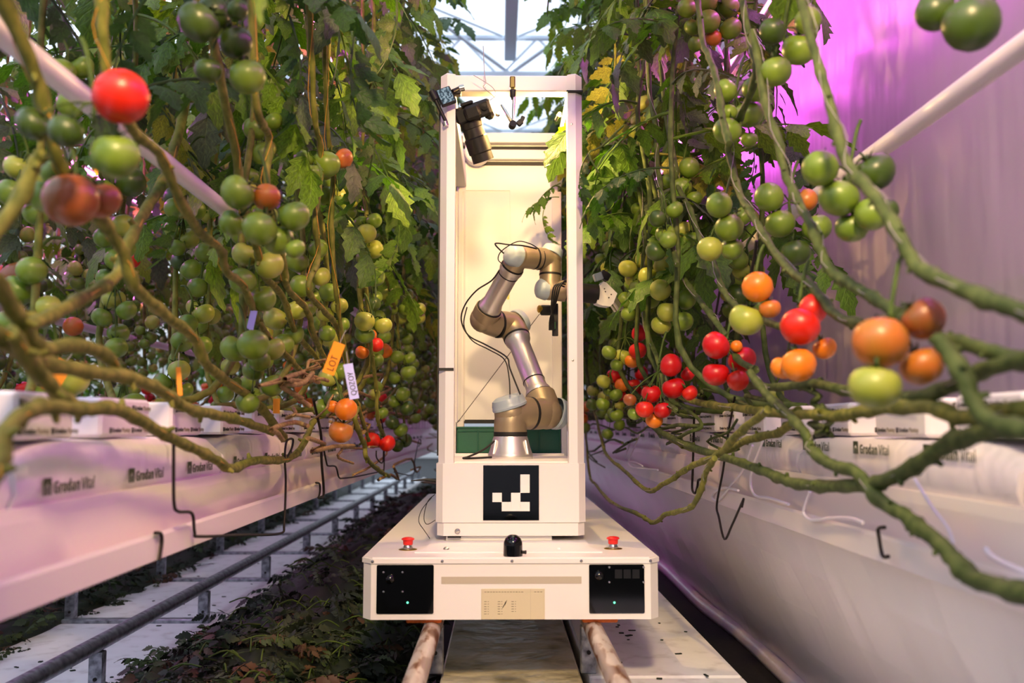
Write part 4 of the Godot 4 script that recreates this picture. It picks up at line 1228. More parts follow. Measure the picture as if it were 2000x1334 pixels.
# knobbly stem along traced points
func stem_mesh(pts: Array, r0: float, r1: float, rough := 0.004) -> MB:
	var p := smooth(pts, 6)
	for i in range(1, p.size() - 1):
		p[i] += Vector3(rng.randf_range(-1, 1), rng.randf_range(-1, 1), rng.randf_range(-1, 1)) * rough
	var m := MB.new().tube(p, stem_radii(p, r0, r1), 9, true, 0.08)
	# stubs where leaves were cut away
	for i in range(4, p.size() - 3, 7):
		var t: Vector3 = (p[i + 1] - p[i - 1]).normalized()
		var s := t.cross(Vector3(rng.randf_range(-1, 1), rng.randf_range(-1, 1), rng.randf_range(-1, 1))).normalized()
		m.tube(PackedVector3Array([p[i], p[i] + s * r0 * 1.2 + t * r0 * 0.3, p[i] + s * r0 * 1.9 + t * r0 * 0.6]), [r0 * 0.75, r0 * 0.5, r0 * 0.35], 6)
	return m

func add_leaf(parent: Node3D, at: Vector3, azimuth: float, tilt: float, size: float, material: Material) -> void:
	var o := MeshInstance3D.new()
	o.name = "leaf"
	o.mesh = leaf_meshes[rng.randi() % leaf_meshes.size()]
	o.material_override = material
	parent.add_child(o, true)
	o.transform = Transform3D((Basis(Vector3.UP, azimuth) * Basis(Vector3(0, 0, 1), tilt) * Basis(Vector3(1, 0, 0), rng.randf_range(-0.5, 0.5))).scaled(Vector3.ONE * size), at)

func leaf_material(bright := 0.25) -> Material:
	var r := rng.randf()
	if r < bright: return M.leaf_bright
	if r < 0.62: return M.leaf_green
	if r < 0.88: return M.leaf_dark
	if r < 0.97: return M.leaf_grey
	return M.leaf_yellow

# an upright vine in a row: bare fruiting stem below, leaves above
func row_plant(x: float, z: float, gx: float, label: String, group: String, where: String, low: float, high_: float, gap: float) -> void:
	var t := thing("tomato_plant", label, "tomato plant", Vector3(gx, 0.90, z), group)
	var d := -z
	var top := minf(3.7, 0.85 + 0.47 * d + 0.75)
	var lean := rng.randf_range(-0.25, 0.25)
	var pts := [Vector3(gx, 0.9, z + 0.25), Vector3(lerpf(gx, x, 0.6), 0.93, z + 0.1)]
	var y := 1.08
	while y < top:
		pts.append(Vector3(x + rng.randf_range(-0.025, 0.025), y, z + lean * (y - 1.0) * 0.3 + rng.randf_range(-0.02, 0.02)))
		y += 0.28
	var base := Vector3(gx, 0.9, z)
	var sm := smooth(pts, 3)
	wpart("stem", MB.new().tube(sm, stem_radii(sm, 0.0095, 0.006), 7), M.stem_olive if x < 0 else M.stem_grey, t)
	if true:
		var yy := low + rng.randf_range(-0.05, 0.1)
		var az := rng.randf() * TAU
		while yy < top:
			var k := clampf((yy - 1.08) / 0.28 + 2.0, 0, pts.size() - 1)
			var p: Vector3 = pts[int(k)].lerp(pts[mini(int(k) + 1, pts.size() - 1)], k - int(k))
			# leaves that would reach across the aisle are kept short
			var dir := Vector3(cos(az), 0, -sin(az))
			var size := rng.randf_range(0.30, 0.44)
			var free := absf(p.x) - 0.24
			if dir.x * p.x < 0.0 and absf(dir.x) * size > free:
				size = maxf(0.16, free / absf(dir.x))
			if p.x > 0.0 and p.x + dir.x * size > 1.08:
				az += PI
			add_leaf(t, p - base, az, rng.randf_range(-0.5, 0.25), size, leaf_material(0.2 if yy < 2.4 else 0.38))
			az += 2.4 + rng.randf_range(-0.4, 0.4)
			yy += 0.09
	var yt := 0.98 + rng.randf() * 0.15
	var nth := 0
	while yt < minf(high_, top):
		var kind := rng.randi() % 6
		if yt < 1.25 and rng.randf() < 0.3: kind = 6 + rng.randi() % 3
		var out := rng.randf_range(0.02, 0.06) * (1.0 if rng.randf() < 0.75 else -1.0) * -signf(x)
		var says := "%s truss, %s up on the %s" % ["green tomato" if kind < 6 else "ripening tomato", ORDINAL[nth], where]
		put_truss(kind, Vector3(x + out, yt, z + rng.randf_range(-0.06, 0.06)), rng.randf() * TAU, says, "trusses of the row vines")
		nth += 1
		yt += rng.randf_range(0.85, 1.2) * gap

const ORDINAL := ["first", "second", "third", "fourth", "fifth", "sixth", "seventh", "eighth", "ninth", "tenth", "eleventh", "twelfth", "thirteenth", "fourteenth", "fifteenth", "sixteenth", "seventeenth", "eighteenth", "nineteenth", "twentieth", "twenty-first", "twenty-second", "twenty-third", "twenty-fourth", "twenty-fifth", "twenty-sixth", "twenty-seventh", "twenty-eighth"]

func build_plants() -> void:
	rng.seed = 77
	for k in 9: leaf_meshes.append(make_leaf())
	fruit_mesh = make_fruit()
	for k in 4: calyx_meshes.append(make_calyx())
	for k in ["gggg", "ggpgg", "gpgdg", "pgggg", "gdggd", "ppgg", "tgog", "orog", "rctr"]:
		truss_protos.append(make_truss_proto(k))
	traced_vines()
	traced_fruit()
	rng.seed = 101
	# rows of upright vines
	var rows := [
		[-0.56, -0.74, -2.35, -10.5, 0.40, "vine of the near row's aisle side", 1.58, 1.8, 0.19],
		[-1.02, -0.86, -2.0, -10.5, 0.42, "vine of the near row's far side", 1.62, 1.75, 0.21],
		[-1.95, -2.14, -2.9, -12.0, 0.50, "vine of the second row's near side", 1.62, 1.8, 0.21],
		[-2.45, -2.26, -2.6, -12.0, 0.55, "vine of the second row's far side", 1.62, 1.8, 0.25],
		[-3.4, -3.55, -3.4, -12.5, 0.60, "vine of the third row", 1.55, 1.8, 0.26],
		[0.55, 0.80, -2.75, -10.5, 0.40, "vine of the wall row's aisle side", 1.42, 1.9, 0.42],
		[0.86, 0.90, -3.0, -10.5, 0.42, "vine of the wall row's wall side", 1.42, 1.7, 0.42],
	]
	for r in rows:
		var z: float = r[2]
		var nth := 0
		while z > r[3]:
			var where: String = "%s %s" % [ORDINAL[nth], r[5]]
			row_plant(r[0] + rng.randf_range(-0.07, 0.07), z, r[1], "leafy upright tomato %s counted from the near end" % ["vine, " + ORDINAL[nth] + r[5].trim_prefix("vine")], "row vines", where, r[6], r[7], r[8])
			nth += 1
			z -= r[4] * rng.randf_range(0.85, 1.15)
	hang_trusses(225)
	distant_rows()
	litter()
	grow_lights()

func multi(called: String, mesh: Mesh, material: Material, xf: Array, label: String, category: String) -> void:
	var mm := MultiMesh.new()
	mm.transform_format = MultiMesh.TRANSFORM_3D
	mm.mesh = mesh
	mm.instance_count = xf.size()
	for i in xf.size():
		mm.set_instance_transform(i, xf[i])
	var o := MultiMeshInstance3D.new()
	o.multimesh = mm
	o.material_override = material
	o.name = numbered(called)
	add_child(o)
	tag(o, label, category, "", "stuff")

func rand_basis(s: float) -> Basis:
	return Basis.from_euler(Vector3(rng.randf_range(-0.7, 0.7), rng.randf() * TAU, rng.randf_range(-0.7, 0.7))).scaled(Vector3.ONE * s)

func distant_rows() -> void:
	rng.seed = 5
	for g in [["leaf_green", 420], ["leaf_dark", 420], ["leaf_bright", 220]]:
		var xf := []
		for k in g[1]:
			var x := rng.randf_range(-6.5, -3.7) if k % 3 else rng.randf_range(-3.6, -0.5)
			var z := rng.randf_range(-13.5, -3.0) if k % 3 else rng.randf_range(-15.0, -12.0)
			if k % 7 == 0:
				x = rng.randf_range(0.45, 1.0); z = rng.randf_range(-15.0, -10.5)
			xf.append(Transform3D(rand_basis(rng.randf_range(0.3, 0.45)), Vector3(x, rng.randf_range(1.2, 3.4), z)))
		multi("distant_foliage", leaf_meshes[0 if g[1] == 220 else 3], M[g[0]], xf, {"leaf_green": "mid green leaves of the crowded vines deep behind the rows", "leaf_dark": "dark green leaves of the crowded vines deep behind the rows", "leaf_bright": "bright green leaves of the crowded vines deep behind the rows"}[g[0]], "foliage")
	var fr := []
	for k in 700:
		var x := rng.randf_range(-6.0, -3.5) if k % 3 else rng.randf_range(-3.6, -0.55)
		var z := rng.randf_range(-13.5, -4.0) if k % 3 else rng.randf_range(-14.0, -10.5)
		fr.append(Transform3D(rand_basis(rng.randf_range(0.028, 0.036)), Vector3(x, rng.randf_range(0.95, 1.9), z)))
	multi("distant_tomatoes", fruit_mesh, M.fruit_green, fr, "countless small green tomatoes deep behind the rows", "tomatoes")

func litter_height(x: float, z: float, f: FastNoiseLite) -> float:
	var u := clampf((x + 1.12) / 0.82, 0.0, 1.0)
	var h := 0.17 * sin(PI * pow(u, 0.8)) * (0.75 + 0.5 * f.get_noise_2d(x * 3.0, z * 3.0)) + 0.02
	return maxf(0.0, h + 0.03 * f.get_noise_2d(x * 14.0, z * 14.0))

func litter() -> void:
	rng.seed = 9
	var f := FastNoiseLite.new()
	f.seed = 8; f.frequency = 0.7
	for heap in [[-1.13, -0.26, 1.0, "litter_heap", "heap of dark rotting leaves between the cart and the next aisle"], [-2.55, -1.78, -1.45, "litter_heap", "heap of dark rotting leaves under the second row"]]:
		var m := MB.new()
		var nx := 22
		var nz := 90
		var off: float = 0.0 if heap[2] > 0 else -1.45
		var w: float = heap[1] - heap[0]
		for i in nx + 1:
			for k in nz + 1:
				var x: float = heap[0] + w * i / nx
				var z := -0.9 - 11.0 * k / nz
				m.vert(Vector3(x, litter_height((x - heap[0]) / w * 0.85 - 1.12, z, f) * (1.0 if heap[2] > 0 else 0.8), z), Vector3.UP)
		for i in nx:
			for k in nz:
				var a := i * (nz + 1) + k
				m.face(a, a + 1, a + nz + 2)
				m.face(a, a + nz + 2, a + nz + 1)
		var o := part(heap[3], m.renormal(), M.litter_dark)
		tag(o, heap[4], "leaf litter", "", "stuff")
		for g in [["litter_dark", 2200, 1, "dark withered leaves"], ["litter_green", 900, 5, "dull green fallen leaves"], ["litter_brown", 420, 2, "brown dried leaves"]]:
			var xf := []
			for k in g[1]:
				var u := rng.randf()
				var z := -1.3 - 9.5 * pow(rng.randf(), 1.5) if k % 5 < 3 else rng.randf_range(-3.4, -1.35)
				var x: float = heap[0] + w * u
				var y := litter_height(u * 0.85 - 1.12, z, f) * (1.0 if heap[2] > 0 else 0.8)
				var b := Basis.from_euler(Vector3(rng.randf_range(-1.2, 1.2), rng.randf() * TAU, rng.randf_range(-1.2, 1.2))).scaled(Vector3.ONE * rng.randf_range(0.06, 0.15))
				xf.append(Transform3D(b, Vector3(x, y + rng.randf_range(-0.01, 0.03), z)))
			multi("fallen_leaves", leaf_meshes[g[2]], M[g[0]], xf, g[3] + (" on the heap beside the cart" if heap[2] > 0 else " on the heap under the second row"), "leaf litter")
	# thin cut stems lying on the heap by the cart
	var st := MB.new()
	for k in 260:
		var z := -1.4 - 4.5 * pow(rng.randf(), 1.4)
		var x := rng.randf_range(-1.0, -0.35)
		var y := litter_height(x, z, f) + 0.02
		var a := rng.randf() * TAU
		var l := rng.randf_range(0.06, 0.16)
		var d := Vector3(cos(a), rng.randf_range(-0.1, 0.25), sin(a)) * l
		st.tube(smooth([Vector3(x, y, z), Vector3(x, y + 0.025, z) + d * 0.5, Vector3(x, y, z) + d], 3), 0.0028, 5)
	var o := part("cut_stems", st, M.stalk_green)
	tag(o, "thin green cut stems scattered over the heap beside the cart", "leaf litter", "", "stuff")
	# crumbs and shreds on the boards
	var cr := MB.new()
	for k in 70:
		var p := Vector3(rng.randf_range(0.28, 0.66), 0.152, rng.randf_range(-4.5, -2.4))
		if k % 2: p = Vector3(rng.randf_range(-1.68, -1.27), 0.026, rng.randf_range(-9.0, -1.9))
		cr.box(p, Vector3(rng.randf_range(0.006, 0.026), 0.003, rng.randf_range(0.004, 0.014)), 0.001, Basis(Vector3.UP, rng.randf() * TAU))
	tag(part("leaf_crumbs", cr, M.litter_dark), "dark leaf crumbs scattered over the white floor boards", "leaf litter", "", "stuff")

func grow_lights() -> void:
	var n := 0
	var ordinal := ["first", "second", "third", "fourth", "fifth", "sixth", "seventh"]
	for r in [[-0.80, 2.55, -0.8, 7, 0.8, "near row"], [-2.2, 2.2, -3.2, 6, 1.1, "second row"], [-3.6, 2.1, -3.8, 5, 1.1, "third row"], [1.0, 2.4, -0.9, 7, 0.95, "row by the film wall"]]:
		for k in r[3]:
			var at := Vector3(r[0], r[1], r[2] - k * 1.5)
			var t := thing("grow_light_bar", "%s pink glowing grow light bar along the %s" % [ordinal[k], r[5]], "grow light", at, "pink grow light bars")
			part("housing", MB.new().box(Vector3.ZERO, Vector3(0.02, 0.05, 1.25), 0.004), M.white_paint, t)
			for s in [-1.0, 1.0]:
				part("glowing_strip", MB.new().box(Vector3(s * 0.0115, 0, 0), Vector3(0.003, 0.022, 1.2), 0.001), M.pink_led, t)
				var a := AreaLight3D.new()
				a.name = "strip_light"
				t.add_child(a, true)
				a.area_size = Vector2(1.2, 0.03)
				a.light_color = Color(0.98, 0.34, 0.97)
				a.light_energy = r[4]
				a.area_range = 12.0
				a.shadow_enabled = true
				a.transform = Transform3D(Basis(Vector3.UP, -s * PI / 2), Vector3(s * 0.016, 0, 0))

# ---------------------------------------------------------------- vines and fruit traced from the photograph
func vine(label: String, x0: float, x1: float, r0: float, r1: float, material: String, px: Array, string := true) -> void:
	var pts := []
	for k in px.size():
		pts.append(side(px[k][0], px[k][1], lerpf(x0, x1, float(k) / (px.size() - 1))))
	var base: Vector3 = pts[pts.size() - 1] if pts[pts.size() - 1].y < pts[0].y else pts[0]
	var t := thing("tomato_plant", label, "tomato plant", base, "traced tomato vines")
	wpart("stem", stem_mesh(pts, r0, r1, 0.0012), M[material], t)
	if px[0][1] < 0:
		# the vine goes on up out of sight to the overhead wire, in leaf
		var up: Vector3 = pts[0]
		var seg := [pts[0]]
		while up.y < 3.4:
			up += Vector3(rng.randf_range(-0.03, 0.03), 0.3, rng.randf_range(-0.04, 0.02))
			seg.append(up)
		wpart("stem", MB.new().tube(smooth(seg, 3), r0, 7), M[material], t)
		var top_seen: float = 0.85 + 0.46 * -pts[0].z + 0.1
		for j in range(0, (seg.size() - 1) * 3):
			var a: Vector3 = seg[j / 3].lerp(seg[j / 3 + 1], (j % 3) / 3.0)
			if a.y > top_seen + 0.15:
				add_leaf(t, a - base, rng.randf() * TAU, rng.randf_range(-0.3, 0.3), rng.randf_range(0.3, 0.42), leaf_material(0.3))
	if string:
		var q := smooth(pts, 3)
		for k in q.size():
			q[k] += Vector3(0.0, 0.0, 0.009) + Vector3(0.011 * sin(k * 0.9), 0, 0)
		wpart("twine", MB.new().tube(q, 0.0008, 4), M.twine_white if x0 > 0 else M.twine_yellow, t)

func traced_vines() -> void:
	rng.seed = 3
	vine("thick blurred tomato stem curving from the top corner past the brown tomatoes", -0.645, -0.61, 0.0095, 0.0105, "stem_olive", [[-20, -80], [8, 0], [75, 161], [97, 262], [124, 333], [170, 395], [213, 450], [243, 499], [262, 559], [318, 611], [378, 660], [401, 708], [446, 746], [502, 787], [554, 855]])
	vine("tomato stem passing behind the big red tomato then down to the gutter", -0.57, -0.60, 0.008, 0.009, "stem_olive", [[192, -90], [198, 0], [203, 80], [215, 170], [262, 258], [311, 300], [345, 375], [386, 450], [431, 487], [442, 529], [476, 559], [498, 615], [525, 660], [562, 697], [600, 742]])
	vine("tomato stem rising from behind the seven fruit cluster with a reddish tomato", -0.54, -0.60, 0.009, 0.008, "stem_olive", [[408, -60], [412, 56], [431, 157], [461, 300], [475, 400], [502, 487], [513, 536], [551, 577], [577, 649], [615, 694], [652, 742]])
	vine("tomato stem with a knuckle just beside the seven fruit cluster", -0.49, -0.57, 0.008, 0.008, "stem_olive", [[490, -40], [498, 184], [513, 244], [525, 270], [521, 352], [535, 440], [555, 517], [562, 562], [600, 607], [615, 660], [637, 705], [660, 742]])
	vine("slender tomato stem above the small four fruit cluster", -0.47, -0.52, 0.007, 0.008, "stem_olive", [[600, -30], [607, 75], [614, 225], [626, 288], [626, 348], [615, 431], [622, 498], [603, 566], [637, 611], [660, 641], [671, 694], [690, 760]])
	vine("straight tomato stem carrying the orange pencil tag", -0.47, -0.5, 0.006, 0.007, "stem_olive", [[634, 60], [637, 200], [645, 300], [650, 350], [648, 440], [655, 560], [668, 650], [690, 760], [720, 860]])
	vine("thick leaning tomato stem running down behind the white pipe", -0.85, -0.62, 0.012, 0.010, "stem_olive", [[385, 40], [375, 101], [360, 214], [333, 311], [322, 348], [277, 423], [247, 483], [225, 540], [135, 596], [71, 630], [-40, 680]])
	vine("tomato stem leaning out of the picture edge beside the brown tomatoes", -0.62, -0.66, 0.010, 0.010, "stem_olive", [[85, 300], [67, 322], [37, 390], [-20, 470]], false)
	vine("long thick stem lying along the gutter in front of the printed blocks", -0.60, -0.60, 0.011, 0.010, "stem_olive", [[-60, 630], [0, 660], [75, 705], [180, 727], [240, 735], [311, 761], [367, 798], [420, 810], [487, 828], [532, 843]])
	vine("stem dropping from the edge then lying level above the printed blocks", -0.58, -0.62, 0.011, 0.010, "stem_olive", [[-40, 500], [0, 566], [45, 634], [79, 682], [150, 675], [210, 697], [232, 735]])
	vine("lowest stem sagging in front of the slab and rising again to the gutter's tangle", -0.585, -0.60, 0.011, 0.009, "stem_olive", [[20, 650], [56, 705], [112, 768], [157, 798], [225, 798], [300, 836], [348, 862], [412, 892], [453, 915], [498, 900], [562, 896], [592, 870], [611, 825], [637, 806]])
	vine("dark blurred stem arching up from the picture edge in front of the blocks", -0.52, -0.55, 0.010, 0.009, "stem_olive", [[-30, 960], [0, 900], [7, 847], [49, 806], [94, 795], [160, 800]])
	vine("bent stem at the foot of the tagged vine beside the red pair of tomatoes", -0.50, -0.47, 0.009, 0.008, "stem_olive", [[700, 790], [693, 820], [712, 870], [716, 895], [745, 922], [760, 930]], false)
	vine("slim stem above the red pair of tomatoes", -0.46, -0.46, 0.007, 0.007, "stem_olive", [[715, 560], [722, 650], [727, 700], [735, 760], [738, 820], [750, 850]], false)
	vine("slim stem standing beside the green pair of tomatoes", -0.45, -0.45, 0.006, 0.006, "stem_olive", [[752, 540], [775, 620], [778, 700], [785, 780], [790, 830], [797, 870]], false)
	# beside the wall
	vine("dark green stem hanging behind the six fruit green cluster, nearest the wall", 0.52, 0.56, 0.0075, 0.011, "stem_grey", [[1560, -20], [1592, 105], [1622, 206], [1637, 270], [1660, 326], [1697, 371], [1735, 423], [1772, 491], [1798, 525], [1873, 562], [1937, 589], [2000, 611], [2120, 668]])
	vine("green stem curving to the cluster of two orange and two green tomatoes", 0.54, 0.62, 0.0075, 0.0105, "stem_grey", [[1470, 60], [1495, 199], [1521, 277], [1532, 334], [1559, 393], [1585, 442], [1607, 499], [1626, 532], [1660, 555], [1705, 581], [1757, 615], [1836, 660], [1900, 675], [2000, 708], [2080, 735]])
	vine("green stem above the orange red five fruit cluster", 0.54, 0.62, 0.0075, 0.009, "stem_grey", [[1440, -60], [1450, 0], [1465, 82], [1476, 142], [1450, 220], [1424, 281], [1431, 330], [1446, 382], [1469, 420], [1495, 465], [1540, 525], [1577, 551], [1600, 577], [1637, 619], [1682, 634], [1760, 660]])
	vine("green stem passing under the topmost eight fruit green cluster", 0.53, 0.50, 0.0075, 0.008, "stem_grey", [[1360, -40], [1371, 75], [1386, 112], [1401, 161], [1410, 225], [1424, 281]], false)
	vine("green stem leading down to the orange and green three fruit cluster", 0.53, 0.60, 0.007, 0.008, "stem_grey", [[1290, 120], [1300, 225], [1319, 318], [1322, 360], [1349, 412], [1367, 465], [1394, 514], [1412, 566], [1440, 600], [1500, 630], [1560, 645]])
	vine("green stem leading down to the bright red five fruit cluster", 0.52, 0.58, 0.007, 0.008, "stem_grey", [[1268, 330], [1285, 400], [1300, 450], [1322, 517], [1345, 559], [1382, 607], [1409, 645], [1440, 700], [1475, 722]])
	vine("slender pale stem hanging straight above the gripper", 0.50, 0.50, 0.007, 0.008, "stem_grey", [[1262, -60], [1265, 30], [1268, 170], [1280, 250], [1285, 330], [1300, 420], [1322, 517]])
	vine("slender stem just behind the gripper's fingers", 0.50, 0.50, 0.006, 0.007, "stem_grey", [[1240, 330], [1252, 400], [1260, 470], [1250, 560], [1262, 640], [1290, 720], [1300, 780], [1320, 800]])
	vine("long stem falling from the red cluster across the gutter to the picture edge", 0.56, 0.60, 0.0085, 0.0125, "stem_grey", [[1465, 727], [1495, 768], [1540, 810], [1573, 847], [1581, 873], [1618, 905], [1675, 924], [1712, 973], [1761, 1003], [1798, 1033], [1840, 1066], [1877, 1108], [1911, 1134], [2000, 1160], [2080, 1178]])
	vine("long stem sagging in front of the slab then rising to the picture edge", 0.57, 0.60, 0.0095, 0.0125, "stem_grey", [[1270, 830], [1300, 849], [1356, 875], [1431, 898], [1480, 916], [1525, 935], [1562, 946], [1648, 950], [1708, 946], [1768, 920], [1817, 890], [1862, 864], [1937, 841], [2000, 834], [2080, 826]])
	vine("level stem lying in front of the printed blocks below the big four fruit cluster", 0.60, 0.60, 0.0095, 0.011, "stem_olive", [[1330, 775], [1367, 787], [1450, 798], [1502, 806], [1600, 810], [1637, 813], [1712, 798], [1817, 795], [1881, 817], [1990, 800], [2080, 790]])
	vine("level stem just under the orange red five fruit cluster", 0.62, 0.60, 0.0085, 0.010, "stem_grey", [[1430, 755], [1465, 753], [1510, 757], [1592, 750], [1656, 765], [1730, 780], [1830, 765], [1930, 720], [2060, 690]])
	vine("blurred stem curling down beside the big four fruit cluster", 0.54, 0.56, 0.010, 0.011, "stem_grey", [[1830, 660], [1854, 690], [1884, 735], [1900, 780], [1930, 821], [2000, 840], [2080, 842]], false)
	vine("thin knobbly stem looping lowest beside the cart", 0.50, 0.52, 0.0065, 0.0075, "stem_olive", [[1146, 790], [1144, 845], [1152, 928], [1163, 946], [1193, 980], [1249, 1006], [1276, 1021], [1298, 1006], [1325, 999], [1350, 990], [1368, 960], [1380, 920], [1396, 895]])
	vine("thin knobbly stem looping just above the lowest loop", 0.50, 0.54, 0.0065, 0.0085, "stem_olive", [[1160, 800], [1174, 856], [1186, 890], [1220, 920], [1264, 958], [1294, 946], [1321, 931], [1326, 925], [1362, 905], [1400, 890], [1450, 840], [1500, 800]])
	vine("stem slanting down over the slab behind the loops", 0.58, 0.60, 0.0085, 0.009, "stem_olive", [[1200, 770], [1250, 810], [1300, 850], [1340, 872], [1400, 885], [1460, 860], [1530, 840], [1560, 800]], false)
	# dry tangles of old stems at the gutters' edges
	for g in [[-0.52, [560, 720, 720, 880], 16, "tangle of dry old stems where the vines bend over the near gutter"], [0.58, [1160, 720, 1330, 870], 16, "tangle of dry dark old stems below the red clusters"], [-0.50, [690, 840, 850, 930], 9, "tangle of dry old stems beyond the red pair of tomatoes"], [0.62, [1380, 740, 1640, 850], 9, "tangle of old stems over the wall row's blocks"]]:
		var m := MB.new()
		var b: Array = g[1]
		for k in g[2]:
			var u := rng.randf_range(b[0], b[2])
			var w := rng.randf_range(b[1], b[3])
			var pts := []
			for j in 5:
				pts.append(side(u, w, g[0] + rng.randf_range(-0.03, 0.03)))
				u += rng.randf_range(-45, 45); w += rng.randf_range(-14, 26)
			m.tube(smooth(pts, 3), rng.randf_range(0.003, 0.007), 6, true, 0.15)
		tag(part("old_stems", m, M.stem_dry if g[0] < 0 else M.stem_grey), g[3], "stems", "", "stuff")

func traced_fruit() -> void:
	rng.seed = 4
	var T := traced_truss
	T.call("A", "blurred cluster with one big red tomato over dark green ones", [[630, 510, 300, "r"], [600, 820, 260, "g"], [170, 650, 190, "d"], [340, 690, 190, "d"]])
	T.call("A", "blurred pair of brownish tomatoes with green ones behind", [[370, 1050, 290, "b"], [530, 1050, 215, "b"], [225, 1030, 175, "g"], [270, 905, 130, "g"]])
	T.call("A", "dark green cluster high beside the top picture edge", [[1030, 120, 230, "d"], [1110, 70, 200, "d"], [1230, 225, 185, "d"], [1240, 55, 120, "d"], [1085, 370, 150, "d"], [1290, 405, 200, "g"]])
	T.call("A", "seven fruit green cluster with one reddish tomato beside the white pipe's end", [[1235, 1005, 190, "g"], [1390, 1030, 150, "t"], [1205, 1165, 145, "g"], [1350, 1195, 190, "g"], [1535, 1130, 170, "g"], [1450, 1255, 170, "g"], [1540, 1300, 110, "g"]])
	T.call("A", "small green cluster of four high on a slender stem", [[1580, 830, 110, "g"], [1700, 858, 155, "g"], [1790, 830, 120, "t"], [1630, 905, 100, "g"]])
	T.call("A", "dark green pair in front of a yellowing leaf", [[1100, 625, 125, "d"], [1020, 695, 100, "g"]])
	T.call("A", "two round green tomatoes just above the white pipe", [[1005, 870, 115, "g"], [1060, 905, 100, "g"]])
	T.call("A", "green tomato half hidden behind the white pipe", [[915, 1090, 125, "g"]])
	T.call("B", "orange red tomatoes at the picture edge", [[95, 255, 180, "b"], [20, 245, 130, "r"]])
	T.call("B", "small red tomatoes behind the thick blurred stem", [[610, 155, 115, "r"], [690, 160, 85, "r"]])
	T.call("B", "three green tomatoes right below the seven fruit cluster", [[1225, 122, 110, "g"], [1290, 175, 85, "g"], [1225, 205, 80, "g"]])
	T.call("B", "two green tomatoes where the vines cross near the white pipe", [[1420, 230, 85, "g"], [1400, 320, 95, "g"]])
	T.call("B", "four pale green tomatoes left of the thick blurred stem", [[390, 200, 85, "p"], [465, 230, 62, "p"], [405, 275, 85, "g"], [480, 290, 72, "g"]])
	T.call("B", "lone green tomato below the orange red ones at the edge", [[235, 285, 78, "g"]])
	T.call("B", "two little green tomatoes right beside the thick blurred stem", [[610, 305, 80, "g"], [655, 310, 60, "g"]])
	T.call("B", "three little green tomatoes above the second row's pipe", [[825, 228, 70, "g"], [835, 285, 62, "g"], [870, 275, 56, "g"]])
	T.call("B", "five tiny green tomatoes strung above the second row's pipe", [[1060, 250, 52, "g"], [1070, 298, 52, "g"], [985, 295, 55, "p"], [990, 340, 60, "g"], [945, 305, 45, "g"]])
	T.call("B", "four green tomatoes hanging across the second row's pipe", [[795, 480, 78, "p"], [730, 522, 58, "g"], [780, 560, 78, "g"], [750, 592, 60, "g"]])
	T.call("B", "orange and green pair hanging on the second row's pipe", [[380, 503, 105, "t"], [400, 562, 70, "g"]])
	T.call("B", "big green tomato below the second row's pipe", [[950, 580, 122, "g"]])
	T.call("B", "wide ribbed green tomatoes above the tangle of stems", [[1320, 600, 170, "g"], [1215, 620, 150, "g"]])
	T.call("B", "lone green tomato right of the lilac row label", [[1475, 540, 78, "g"]])
	T.call("B", "two green tomatoes above the orange tag", [[1660, 490, 95, "g"], [1725, 565, 112, "p"]])
	T.call("B", "single round green tomato in front of the pipe near the tags", [[1715, 325, 112, "g"]])
	T.call("B", "orange tomato over a green one in front of the printed blocks", [[1805, 935, 122, "o"], [1735, 920, 70, "o"], [1775, 1052, 130, "t"]])
	T.call("C", "three pale green tomatoes facing the aisle midway along the near row", [[165, 530, 112, "p"], [265, 552, 96, "p"], [165, 598, 110, "g"]])
	T.call("C", "eight fruit green double cluster close to the tower's black edge", [[215, 365, 82, "g"], [315, 355, 84, "g"], [300, 425, 88, "g"], [215, 440, 72, "g"], [310, 468, 62, "g"], [380, 470, 82, "g"], [455, 465, 68, "p"], [450, 512, 72, "p"]])
	T.call("C", "orange tomato with three green ones close to the tower", [[270, 682, 82, "o"], [335, 715, 78, "g"], [395, 722, 82, "g"], [395, 795, 88, "g"]])
	T.call("C", "two pale tomatoes above the pointed leaf near the tower", [[175, 72, 112, "p"], [215, 5, 92, "g"]])
	T.call("C", "small green threesome left of the pointed leaf", [[240, 175, 62, "g"], [300, 215, 62, "g"], [250, 130, 50, "g"]])
	T.call("C", "small brownish threesome on the near row under the leaves", [[95, 152, 66, "b"], [98, 200, 66, "b"], [112, 270, 62, "g"]])
	T.call("C", "pair of ripe red tomatoes hanging below the near gutter", [[205, 1150, 88, "r"], [285, 1165, 90, "r"]])
	T.call("C", "pair of green tomatoes just above the ripe red pair", [[308, 1055, 78, "d"], [355, 1095, 80, "g"]])
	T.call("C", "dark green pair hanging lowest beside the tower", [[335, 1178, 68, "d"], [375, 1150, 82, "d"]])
	T.call("C", "bright lime green tomato deep between the stems near the tower", [[380, 925, 52, "p"]])
	T.call("K", "single tomato turning red high in the leaves near the tower", [[300, 755, 82, "t"]])
	# by the wall
	T.call("D", "topmost eight fruit green cluster by the wall", [[110, 45, 110, "g"], [215, 8, 125, "g"], [330, 40, 122, "g"], [222, 115, 132, "g"], [340, 152, 125, "g"], [140, 145, 96, "g"], [155, 232, 86, "g"], [250, 200, 92, "t"]])
	T.call("D", "four fruit green cluster against the purple film", [[555, 165, 150, "d"], [745, 108, 152, "g"], [695, 260, 190, "g"], [575, 377, 175, "g"]])
	T.call("D", "six fruit green cluster below the four fruit one by the leaves", [[310, 475, 130, "g"], [475, 462, 158, "g"], [435, 598, 165, "g"], [320, 685, 156, "g"], [330, 590, 92, "g"], [435, 730, 95, "g"]])
